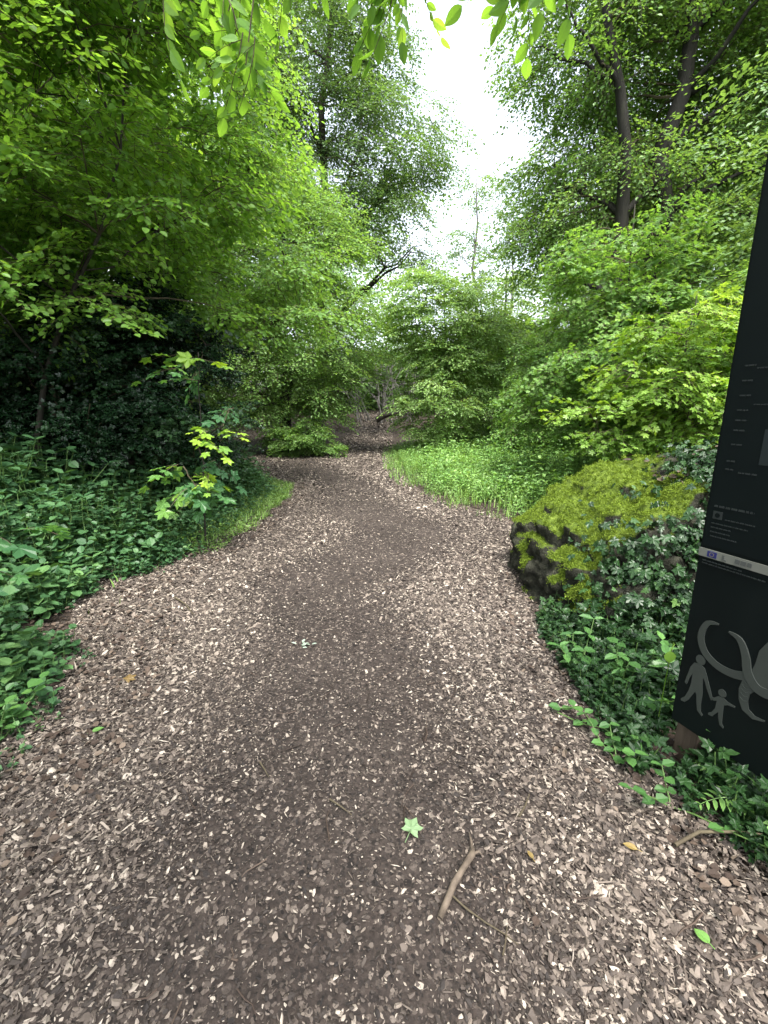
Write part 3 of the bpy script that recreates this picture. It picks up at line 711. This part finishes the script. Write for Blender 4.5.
# ------------------------------------------------------------------ trees and shrubs
def Hf(x, y): return float(H(np.array(x), np.array(y)))
hz = tree('hazel_tree', 'broad leaning hazel with bright translucent leaves overhanging the left bank', 'tree', (-3.9, 4.9, Hf(-3.9, 4.9)), (-2.3, 4.9, 4.6), .035,
          [(-3.1, 5, 4.4, 1.9, 1.8, 1.5), (-2.6, 5.3, 3.2, 1.25, 1.3, .9), (-4.6, 5, 3.2, 1.6, 1.6, 1.5), (-3.2, 4.4, 5.9, 2.1, 1.8, 1.3), (-4.6, 3.6, 4.2, 1.3, 1.2, 1.6), (-3.5, 4.3, 2.6, 1.0, .7, .7), (-2.0, 4.8, 5.0, 1.1, 1.2, 1.2)],
          M_HAZEL, BROAD, clusters=230, sprays=15, cr=.6, leaf=.064, L=.42, n=9, limbs=9, seed=3, lj=.45, bark=M_BARK,
          trunk_pts=[(-3.9, 4.9, .6), (-3.75, 4.9, 1.1), (-3.5, 4.85, 1.8), (-3.15, 4.85, 2.5), (-2.75, 4.85, 3.1), (-2.45, 4.85, 3.8), (-2.3, 4.9, 4.7)])
tree('hornbeam', 'layered bright green hornbeam behind the hazel on the left', 'tree', (-4.3, 8.6, Hf(-4.3, 8.6)), (-3.4, 8.4, 7.6), .13,
     [(-3.0, 8.1, 4.2, 2.1, 1.5, 1.7), (-3.4, 8.2, 6.3, 2.1, 1.7, 1.6), (-2.0, 7.7, 3.1, 1.6, 1.1, .8), (-5.5, 8.4, 4.6, 2, 1.6, 2.4)],
     M_YOUNG, BROAD, clusters=190, sprays=18, cr=.72, leaf=.064, L=.5, n=9, limbs=8, seed=4, lj=.45)
tree('beech_tree', 'low dense beech sweeping to the ground left of the path bend', 'tree', (-3.2, 14.8, Hf(-3.2, 14.8)), (-2.9, 14.6, 8.2), .2,
     [(-2.8, 14.3, 3.4, 2.6, 1.9, 2.0), (-3.1, 14.5, 6.0, 2.4, 2, 1.9), (-5.2, 14.3, 3.2, 1.8, 1.6, 2.0), (-3.6, 14.2, 2.0, 2.0, 1.1, .9), (-1.9, 14.1, 1.8, .9, 1.0, .8)],
     M_BEECH, RHOMB, clusters=200, sprays=21, cr=.85, leaf=.09, L=.7, n=9, limbs=8, seed=5, lj=.45)
tree('beech_tree', 'tall dark beech with gaps of sky in its crown behind the low beech', 'tree', (-2.7, 18.5, Hf(-2.7, 18.5)), (-1.6, 18, 15.5), .26,
     [(-2.2, 18, 12.6, 3.0, 2.6, 2.8), (0.1, 17.6, 10.2, 2.0, 1.9, 2.2), (-1.7, 18, 8.4, 2.4, 2, 1.9), (.5, 17.5, 7.4, 1.5, 1.4, 1.1), (-5, 18.5, 11, 2.4, 2.4, 3.5)],
     M_DARKBEECH, RHOMB, clusters=230, sprays=19, cr=.95, leaf=.1, L=.8, n=9, limbs=11, seed=6, extra_limbs=[(1.8, 17.5, 9.4), (1.4, 17.4, 6.9)], limb_r=.5, lj=.45, droop=.4)
tree('hazel_bush', 'rounded light green hazel bush right of the path bend', 'bush', (1.85, 13.8, Hf(1.85, 13.8)), (1.7, 13.7, 5.0), .05,
     [(1.9, 13.7, 1.9, 1.5, 1.3, 1.5), (1.5, 13.7, 4.0, 1.35, 1.2, 1.35), (2.8, 13.9, 3.0, 1.1, 1.0, 1.2)],
     M_HAZED_YOUNG, RHOMB, clusters=140, sprays=17, cr=.58, leaf=.085, L=.45, n=9, limbs=7, seed=7, parts=('stem', 'stem', 'crown'), lj=.5)
tree('field_maple', 'pale green young maple behind the hazel bush', 'tree', (4.4, 17.5, Hf(4.4, 17.5)), (4.3, 17.3, 6.2), .09,
     [(4.2, 17, 2.8, 2.2, 1.8, 2.0), (4.6, 17, 5.0, 1.6, 1.5, 1.2), (6.8, 16.5, 3.9, 1.8, 1.6, 2.4)],
     M_HAZED_YOUNG, RHOMB, clusters=130, sprays=18, cr=.75, leaf=.1, L=.6, n=9, limbs=6, seed=8, lj=.5)
tree('dogwood_shrub', 'leafy shrub standing in the herbs in front of the young maple', 'shrub', (4.3, 11.6, Hf(4.3, 11.6)), (4.2, 11.5, 3.2), .04,
     [(4.2, 11.5, 1.4, 1.5, 1.1, 1.1), (4.5, 11.5, 2.6, 1.1, .9, .9)],
     M_YOUNG, RHOMB, clusters=80, sprays=17, cr=.5, leaf=.075, L=.42, n=9, limbs=6, seed=9, parts=('stem', 'stem', 'crown'), lj=.5)
tree('maple_sapling', 'slim sapling with tiered pale leaves rising before the twin beeches', 'sapling', (3.8, 7.6, Hf(3.8, 7.6)), (3.6, 7.3, 4.3), .035,
     [(3.6, 7.3, 3.4, .8, .8, .9), (3.6, 7.3, 2.3, 1.2, 1.0, .9), (3.0, 7.8, 1.7, .9, .8, .7)],
     M_YOUNG, MAPLE, clusters=90, sprays=15, cr=.48, leaf=.072, L=.36, n=7, side=3, limbs=6, seed=10, parts=('stem', 'stem', 'crown'), lj=.5)
tree('elder_bush', 'spreading bright green bush behind the mossy boulder', 'bush', (4.6, 6.9, Hf(4.6, 6.9)), (4.6, 6.8, 2.8), .04,
     [(4.5, 6.7, 1.8, 1.3, 1.0, 1.1), (5.4, 6.6, 2.6, 1.2, 1, 1.1)],
     M_YOUNG, OVATE, clusters=90, sprays=17, cr=.5, leaf=.072, L=.42, n=9, limbs=6, seed=11, parts=('stem', 'stem', 'crown'), lj=.5)
tree('lime_sapling', 'yellow-green sapling close behind the boulder and sign', 'sapling', (3.4, 5.5, Hf(3.4, 5.5)), (3.4, 5.3, 2.7), .022,
     [(3.4, 5.3, 2.0, .75, .6, .8), (3.0, 5.6, 1.4, .6, .5, .4), (3.8, 5.1, 1.5, .7, .6, .6)],
     M_LIME, MAPLE, clusters=70, sprays=11, cr=.38, leaf=.075, L=.32, n=7, side=2, limbs=7, seed=12, parts=('stem', 'stem', 'crown'), lj=.5, tint=(.5, .2))
tree('beech_tree', 'forked tall beech with dark trunk left of its twin', 'tree', (4.9, 10.4, Hf(4.9, 10.4)), (3.7, 10.1, 10.5), .19,
     [(4.4, 11.3, 9.2, 1.7, 1.5, 1.8), (4.6, 11.6, 6.4, 1.7, 1.2, 1.6), (4.0, 11.5, 5.2, 1.1, 1.1, 1.1), (5.3, 11, 10.4, 1.8, 1.4, 1.5), (5.25, 9.8, 6.0, .9, .4, .45), (4.3, 9.9, 8.0, .5, .4, .5)],
     M_BEECH, RHOMB, clusters=125, sprays=20, cr=.85, leaf=.085, L=.7, n=9, limbs=8, seed=13, droop=.5, bark=M_DARKBARK, lj=.45,
     trunk_pts=[(4.95, 10.4, .4), (4.9, 10.4, 2), (4.85, 10.3, 3.6), (4.8, 10.2, 5.2), (4.72, 10.2, 6.4), (4.45, 10.1, 7.3), (4.1, 10.1, 8.3), (3.85, 10.1, 9.4), (3.7, 10.1, 10.6)], extra_limbs=[(5.2, 10.2, 10.2), (3.0, 10.0, 8.6)], limb_r=.6, group='twin beeches')
tree('beech_tree', 'thick beech trunk with many rising limbs right of its twin', 'tree', (5.65, 10.6, Hf(5.65, 10.6)), (5.9, 10.4, 11.5), .31,
     [(6.4, 11.6, 8.6, 2.2, 1.3, 2.4), (7.6, 11.2, 5.6, 2.0, 1.6, 1.9), (7.2, 10.0, 9.4, 1.8, 1.4, 1.4), (8.2, 11, 8.4, 2, 1.6, 2.6), (5.9, 11.6, 5.2, 1.4, 1.2, 1.2)],
     M_BEECH, RHOMB, clusters=180, sprays=20, cr=.85, leaf=.085, L=.7, n=9, limbs=8, seed=14, droop=.45, bark=M_DARKBARK, lj=.45, extra_limbs=[(7.8, 9.9, 7.6), (7.6, 9.8, 6.0), (6.6, 10, 9.6), (7.2, 9.9, 9.2)], limb_r=.42, group='twin beeches')
tree('ivy_clad_stump', 'black-green ivy mound smothering a dead stump beneath the hazel', 'shrub', (-3.0, 5.8, Hf(-3.0, 5.8)), (-2.9, 5.8, 2.6), .14,
     [(-2.75, 5.8, 1.55, .88, .7, 1.25), (-3.6, 5.6, 1.75, 1.1, .8, 1.25), (-4.6, 5.4, 1.6, .9, .8, .9), (-3.0, 5.9, 2.5, .8, .6, .55)],
     M_IVYGLOSS, IVYL, clusters=200, sprays=15, cr=.36, leaf=.066, L=.3, n=8, side=3, limbs=5, seed=15, tint=(.35, .22), parts=('stump', 'stem', 'leaves'), lj=.6, twigs=False)
tree('sycamore_sapling', 'young sycamore with large lit palmate leaves at the left path edge', 'sapling', (-2.0, 4.8, Hf(-2.0, 4.8)), (-1.8, 4.6, 2.0), .012,
     [(-1.68, 4.55, 1.3, .18, .25, .26), (-1.95, 4.6, .8, .5, .35, .26), (-1.85, 4.6, 1.85, .2, .2, .25)],
     M_SYC, MAPLE, clusters=14, sprays=2, cr=.24, leaf=.145, L=.28, n=3, side=1, limbs=5, seed=16, tint=(.42, .26), parts=('stem', 'twig', 'leaves'), sides=6)
tree('sycamore_seedling', 'knee-high sycamore seedling leaning in from the left edge', 'seedling', (-2.1, 2.15, Hf(-2.1, 2.15)), (-2.05, 2.1, 1.0), .008,
     [(-2.12, 2.1, .85, .2, .25, .2)],
     M_SYC, MAPLE, clusters=5, sprays=2, cr=.22, tint=(.28, .15), leaf=.14, L=.2, n=2, side=1, limbs=3, seed=17, parts=('stem', 'twig', 'leaves'), sides=6)
tree('low_shrub', 'small shrub at the foot of the low beech beside the path', 'shrub', (-2.25, 13.4, Hf(-2.25, 13.4)), (-2.2, 13.4, 1.1), .02,
     [(-2.2, 13.5, .7, .6, .6, .5), (-2.9, 13.6, .5, .8, .6, .45), (-1.8, 13.3, .35, .4, .4, .3)], M_BEECH, RHOMB, clusters=36, sprays=14, cr=.33, leaf=.075, L=.33, limbs=4, seed=18, parts=('stem', 'stem', 'crown'), sides=6, lj=.5)
for k, (x, y, h, lab) in enumerate(((5.0, 25, 12.3, 'slender half-bare tree standing alone against the white sky'), (7.4, 27, 11.5, 'second slender sparse tree right of the lone sky tree'))):
    tree('slender_tree', lab, 'tree', (x, y, float(H(x, y))), (x - .5, y, h), .13, [(x - .3, y, h * .8, 1.5, 1.2, h * .26), (x, y, h * .42, 1.6, 1.2, h * .13)],
         M_FAR, RHOMB, clusters=48, sprays=5, cr=.7, leaf=.13, L=.7, limbs=12, seed=30 + k, bark=M_GREYBARK, group='slender trees against the sky')
# the beech whose twigs hang into the top of the view; its trunk stands behind the viewer
ov = tree('overhanging_beech', 'beech twigs with large soft leaves hanging into the top of the view', 'tree', (-3.2, -2.2, .1), (-2.2, -1.2, 7.5), .22,
     [(-1.8, -2.0, 5.8, 1.8, 1.5, 1.2), (.3, -1.2, 5.2, 1.3, 1.0, .7), (-3.2, -2.6, 7, 1.8, 1.6, 1.2)],
     M_YOUNG, OVATE, clusters=60, sprays=8, cr=.7, leaf=.09, L=.55, limbs=6, seed=19)
g = np.random.default_rng(44)
O0 = np.array(ov.location)
limb = bez((-2.6, -1.7, 4.2), (.9, 2.0, 3.75), .1, 12, .01, g)
mb = MB(); mb.add(*tube(limb, np.linspace(.05, .008, 12), 6)); mb.build('limb', M_BARK, ov, True, O0)
temps = [make_spray(g, .22, .066, 8, 1, .5, lj=.5, ldroop=.9, twig=.0025) for _ in range(5)]
for (x, y, z), cnt, spread in (((-.56, 1.85, 2.95), 4, .07), ((-.52, 1.85, 2.78), 4, .05), ((-.46, 1.8, 2.6), 3, .03), ((-.28, 1.85, 2.98), 4, .05), ((.04, 1.85, 2.95), 4, .04), ((.05, 1.85, 2.82), 4, .025), ((.46, 1.85, 2.99), 5, .04), ((.47, 1.85, 2.88), 3, .025)):
    k = int(np.argmin(np.linalg.norm(limb[:, :2] - np.array([x, y]), axis=1))); A = limb[k]
    P = bez(A, (x, y, z), .18, 8, .02, g)
    tw = MB(); tw.add(*tube(P, np.linspace(.006, .002, 8), 4), 1, .5)
    pos = np.array([x, y, z]) + g.normal(0, spread, (cnt, 3)) * [1, 1, .7] + [0, 0, .08]
    d = np.stack([g.normal(0, .45, cnt), g.normal(0, .45, cnt), -np.ones(cnt)], 1)
    place_sprays(tw, temps, FINE, pos, frames(d, np.stack([g.normal(0, 1, cnt), -np.ones(cnt), .3 * np.ones(cnt)], 1)), g.uniform(.8, 1.1, cnt), g.normal(.45, .15, cnt), g=g)
    tw.build('hanging_twig', [M_HAZEL, M_TWIG], ov, False, O0)

# ------------------------------------------------------------------ woodland beyond
g = np.random.default_rng(77)
mb = MB()
def wood(n, xf, yf, zf):
    x = xf(n); y = yf(n); z = zf(x, y, n)
    a = g.uniform(0, 6.28, n); d = np.stack([np.cos(a), np.sin(a), g.uniform(-.4, .1, n)], 1)
    return np.stack([x, y, z], 1), frames(d, UP + g.normal(0, .4, (n, 3)))
temps = [make_spray(g, 1.3, .24, 8, 4, .3) for _ in range(5)]
temps_near = [make_spray(g, .7, .09, 8, 4, .3) for _ in range(5)]
def clumped(n, x0, x1, y0, y1, top, per=14, cr=1.2, temps=temps):
    m = n // per; cx = g.uniform(x0, x1, m); cy = g.uniform(y0, y1, m); tz = top(cx, cy); cz = H(cx, cy) + .4 + (tz) * g.uniform(0, 1, m)
    i = np.repeat(np.arange(m), per); o = g.normal(0, 1, (len(i), 3)) * [cr, cr, cr * .35]
    P = np.stack([cx, cy, cz], 1)[i] + o; a = g.uniform(0, 6.28, len(i))
    d = np.stack([np.cos(a), np.sin(a), g.uniform(-.45, .1, len(i))], 1)
    place_sprays(mb, temps, RHOMB, P, frames(d, UP + g.normal(0, .35, (len(i), 3))), g.uniform(.8, 1.3, len(i)), g.normal(.5, .22, m)[i], g=g, twigs=False)
gap = lambda x, y: np.where((x / y > .02) & (x / y < .36), 3.6 + .02 * y, 12.0)
clumped(7000, -30, 36, 26, 42, gap)
clumped(2600, -6, 9, 30, 38, lambda x, y: np.full_like(x, 3.4))
clumped(3600, -20, -7.2, 7, 26, lambda x, y: np.full_like(x, 11.0))
clumped(3200, 9.4, 20, 7, 26, lambda x, y: np.full_like(x, 10.5))
clumped(4200, -9, -5.2, 1, 8, lambda x, y: np.full_like(x, 7.0), cr=.8, temps=temps_near)
clumped(3600, 5.8, 10, 2.5, 8, lambda x, y: np.full_like(x, 5.5), cr=.8, temps=temps_near)
for k in range(46):
    s = k % 4
    x, y = ((g.uniform(-25, 30), g.uniform(27, 42)) if s < 2 else (g.uniform(-18, -7.5), g.uniform(8, 26)) if s == 2 else (g.uniform(9.5, 19), g.uniform(8, 26)))
    h = 4.5 if .0 < x / y < .36 else 11
    z = float(H(x, y)); P = bez((x, y, z - .2), (x + g.normal(0, .6), y + g.normal(0, .6), z + h), 0, 6, .01, g); mb.add(*tube(P, np.linspace(g.uniform(.1, .25), .04, 6), 6), 1, .5)
tag(mb.build('distant_woodland', [M_FAR, M_BARK]), 'mass of trees and leaves closing off the wood behind', kind='stuff')
# grey leafless thicket and fallen log where the path climbs
bt = empty('bare_thicket', (.2, 24.5, float(H(.2, 24.5))), 'pale grey leafless thicket where the path ends', 'thicket')
g = np.random.default_rng(9)
for k in range(26):
    x = g.uniform(-1.6, 1.6); y = 24.5 + g.uniform(-.8, .8); z = float(H(x, y)); h = g.uniform(2.2, 4.6)
    P = bez((x, y, z - .1), (x + g.normal(0, .9), y + g.normal(0, .5), z + h), 0, 8, .03, g); m_ = MB(); m_.add(*tube(P, np.linspace(.035, .008, 8), 5))
    for q in range(7):
        A = P[g.integers(2, 7)]; B = A + np.array([g.normal(0, .6), g.normal(0, .4), g.uniform(-.1, .8)]); m_.add(*tube(bez(A, B, .1, 5, .04, g), np.linspace(.014, .004, 5), 4, False))
    m_.build('branch', M_GREYBARK, bt, True, np.array(bt.location))
P = bez((-.4, 23.4, float(H(-.4, 23.4)) + .25), (1.3, 23.2, float(H(1.3, 23.2)) + .7), .1, 9, .02, g)
mb = MB(); mb.add(*tube(P, np.linspace(.16, .06, 9), 9)); mb.add(*tube(bez(P[4], P[4] + np.array([.3, 0, .7]), .1, 5, .03, g), np.linspace(.06, .02, 5), 6))
tag(mb.build('fallen_log', M_BARK, smooth=True, origin=P[0]), 'dark fallen log lying across the end of the path', 'log')

# ------------------------------------------------------------------ small things on the path
def on(x, y, dz=0): return np.array([x, y, float(H(np.array(x), np.array(y))) + dz])
M_STICK = noise_mat('peeled_stick', [(.3, (.06, .046, .034)), (.7, (.15, .118, .088))], scale=25, bump=.3, bscale=80, bdist=.002)
P = np.array([on(.165, 1.02, .016), on(.19, 1.06, .02), on(.222, 1.115, .024), on(.262, 1.165, .024), on(.297, 1.21, .022), on(.305, 1.235, .02)])
mb = MB(); mb.add(*tube(P, [.0095, .0105, .0105, .01, .0115, .006], 8)); o = mb.build('stick', M_STICK, smooth=True, origin=P[0])
mb = MB(); mb.add(*tube(np.array([P[4], on(.303, 1.25, .024), on(.301, 1.285, .03)]), [.006, .005, .0015], 6)); k = mb.build('stub', M_STICK, o, True, P[0])
mb = MB(); mb.add(*tube(np.array([P[4], on(.322, 1.222, .02), on(.332, 1.215, .014)]), [.006, .004, .002], 6)); mb.build('stub', M_STICK, o, True, P[0])
tag(o, 'pale snapped stick lying on the path in the foreground', 'stick')
def twig(pts, r, label):
    P = np.array([on(x, y, .012 + d) for x, y, d in pts]); mb = MB(); mb.add(*tube(P, np.linspace(r, r * .4, len(P)), 5))
    tag(mb.build('twig', M_TWIG, smooth=True, origin=P[0]), label, 'twig')
twig([(.21, 1.085, .005), (.25, 1.045, .006), (.30, 1.01, .004), (.35, .98, .004), (.38, .955, .003)], .0035, 'thin dark twig running under the pale stick')
twig([(-.21, 1.44, .004), (-.16, 1.4, .008), (-.12, 1.37, .004)], .004, 'short dark twig left of the maple leaf')
twig([(-.53, 1.62, .006), (-.50, 1.58, .008), (-.47, 1.54, .004)], .004, 'pale little twig lying on the middle of the path')
twig([(.33, .93, .004), (.345, .96, .008), (.36, 1.0, .004)], .003, 'tiny curved twig below the end of the dark twig')
twig([(.5, 1.36, .006), (.54, 1.41, .008), (.57, 1.46, .006)], .005, 'thin brown twig between the stick and the sign')
twig([(1.0, 1.24, .02), (1.1, 1.27, .04), (1.22, 1.26, .05), (1.3, 1.25, .05)], .008, 'fallen branch half hidden in ivy below the sign')
twig([(-1.65, 3.3, .01), (-1.5, 3.15, .02), (-1.38, 3.0, .01)], .008, 'crooked dark twig beside the bare patch on the left')
def leaf(x, y, shp, size, ang, m, tint, name, label, dz=.02, tilt=.1):
    p = on(x, y, dz); R = frames(np.array([[math.cos(ang), math.sin(ang), tilt]]), np.array([[.1, -.1, 1.]]))
    mb = MB(); add_leaves(mb, shp, p[None], R, np.array([size]), np.array([tint]))
    d = R[0][:, 0]; mb.add(*tube(np.array([p - d * size * .35, p - d * size * .1, p + d * size * .3]), [.0015, .0015, .001], 4), 0, tint)
    tag(mb.build(name, m, origin=p), label, 'leaf')
M_PALE = leaf_mat('pale_green_leaf', [(0, (.16, .25, .12)), (1, (.27, .37, .2))], trans=.2)
M_YELLOW = leaf_mat('yellow_leaf', [(0, (.13, .085, .035)), (1, (.25, .185, .06))], trans=.2)
leaf(.085, 1.28, MAPLE, .075, 1.1, M_PALE, .1, 'maple_leaf', 'pale green maple leaf lying upside down on the path')
leaf(.92, .955, FINEBROAD, .042, 2.0, M_PLANT, .9, 'fallen_leaf', 'round green leaf lying in the lower right corner')
leaf(.87, 1.235, FINE, .045, 2.6, M_YELLOW, .8, 'fallen_leaf', 'long yellow leaf on the chips below the ivy')
leaf(.5, 1.2, FINE, .03, 1.9, M_YELLOW, .6, 'fallen_leaf', 'small yellow leaf right of the stick')
leaf(-1.36, 1.8, FINE, .05, .6, M_PLANT, .7, 'fallen_leaf', 'green leaf lying on chips near the left bank')
leaf(-1.44, 2.2, MAPLE, .07, .9, M_YELLOW, .2, 'fallen_leaf', 'dry tan leaf beside the ivy on the left')
leaf(.44, 1.0, BROAD, .03, 1.0, M_DEADLEAF, .45, 'fallen_leaf', 'reddish brown leaf right of the thin twig')
leaf(-.88, 1.62, OVATE, .03, .4, M_DEADLEAF, .6, 'fallen_leaf', 'pinkish scrap of leaf on the left chips')
# white blossom scrap
p = on(-.49, 2.6, .02); mb = MB()
aa = np.linspace(0, 6.28, 6)[:5]; aa = np.r_[aa, aa + .5]
add_leaves(mb, OVATE, np.repeat(p[None], 10, 0) + g.normal(0, .024, (10, 3)) * [1, 1, .2], frames(np.stack([np.cos(aa), np.sin(aa), .3 + 0 * aa], 1), UP), np.full(10, .035), np.full(10, .5))
M_WHITE = leaf_mat('white_petal', [(0, (.2, .26, .21)), (1, (.36, .42, .36))], trans=.3)
tag(mb.build('blossom', M_WHITE, origin=p), 'small whitish fallen blossom in the middle of the path', 'flower')
# little plants growing at the right path edge
def seedling(x, y, h, pairs, lf, shp, m, name, label, seed, tint=.6, scale=1):
    g2 = np.random.default_rng(seed); b = on(x, y); root = empty(name, tuple(b), label, 'plant')
    mb = MB(); st_ = MB()
    for s in range(scale):
        top = b + np.array([g2.normal(0, .12 if scale > 1 else .03), g2.normal(0, .12 if scale > 1 else .03), h * g2.uniform(.7, 1.1)])
        P = bez(b, top, 0, 6, .03, g2); st_.add(*tube(P, np.linspace(.004, .002, 6), 4))
        for k in range(pairs):
            u = .4 + .6 * k / max(pairs - 1, 1); pp = b + (top - b) * u; a0 = k * 1.57 + g2.uniform(-.3, .3)
            for q in (0, math.pi):
                d = np.array([[math.cos(a0 + q), math.sin(a0 + q), g2.uniform(-.2, .4)]])
                add_leaves(mb, shp, pp[None], frames(d, UP + g2.normal(0, .2, (1, 3))), np.array([lf * g2.uniform(.7, 1.1)]), np.array([tint + g2.normal(0, .15)]))
    st_.build('stem', M_STEM, root, True, b); mb.build('leaves', m, root, False, b)
seedling(1.2, 2.05, .26, 4, .08, OVATE, M_PLANT, 'woodland_plant', 'bright broad-leaved plant growing between boulder and sign', 1, .35, 3)
seedling(1.0, 1.62, .12, 3, .06, BROAD, M_PLANT, 'seedling_plant', 'low bright green plant at the path edge below the boulder', 2, .3, 3)
seedling(1.28, 2.0, .2, 3, .075, OVATE, M_PLANT, 'woodland_plant', 'small bright plant behind the sign post', 11, .5, 5)
seedling(1.12, 2.3, .24, 3, .085, OVATE, M_PLANT, 'woodland_plant', 'slim pale plant in the ivy against the boulder foot', 12, .3, 4)
seedling(1.1, 1.42, .14, 3, .052, BROAD, M_PLANT, 'woodland_plant', 'low cluster of round green leaves in the ivy nearest the maple leaf', 13, .1, 3)
seedling(1.5, 2.1, .35, 4, .09, OVATE, M_PLANT, 'woodland_plant', 'tallest pale plant between boulder and sign', 14, .5, 3)
seedling(.85, 1.98, .07, 2, .06, BROAD, M_PLANT, 'weed', 'grey-green weed growing out of the chips by the boulder', 3, .5, 2)
seedling(1.33, 1.0, .14, 2, .09, BROAD, M_NETTLE, 'dock_plant', 'broad green dock leaves in the lower right corner', 4, .6, 2)
seedling(-1.75, 1.75, .2, 4, .075, BROAD, M_PLANT, 'nettle', 'bright leafy plant leaning over the chips on the left', 5, .4, 3)
# hart's tongue fern under the board
fr = empty('fern', tuple(on(1.42, 1.35)), 'long green fern fronds drooping below the sign board', 'fern')
for k, (dx, dy, L_) in enumerate(((-.16, .22, .3), (.05, -.3, .3), (-.12, -.25, .26), (-.25, .02, .28), (.1, .2, .25))):
    A = on(1.42, 1.35); P = bez(A, A + np.array([dx, dy, .06]), .5, 12, 0, g)
    mb = MB(); mb.add(*tube(P, np.linspace(.004, .001, 12), 4), 0, .7)
    d = nrm(np.gradient(P, axis=0))
    for i_ in range(1, 12):
        side = nrm(np.cross(UP, d[i_])); ll = .06 * math.sin(math.pi * (i_ / 12) ** .7) + .012
        for s in (1, -1):
            add_leaves(mb, LONG, P[i_][None], frames((side * s + d[i_] * .45)[None], UP[None]), np.array([ll]), np.array([.6]))
    mb.build('frond', M_HERB, fr, False, A)
# yellowing leaf hanging by the board edge
p = np.array([1.17, 1.66, .52]); mb = MB()
add_leaves(mb, FINEBROAD, p[None], frames(np.array([[.1, -.1, -1.]]), np.array([[-.3, -1., .5]])), np.array([.055]), np.array([.2]))
mb.add(*tube(np.array([p, p + [.015, 0, .03], p + [.03, .03, .02], [1.27, 1.8, .3], [1.3, 1.85, float(H(1.3, 1.85))]]), .002, 4), 0, .5)
tag(mb.build('yellowing_leaf', M_LIME, origin=p), 'single yellow-green leaf hanging against the left edge of the sign', 'leaf')
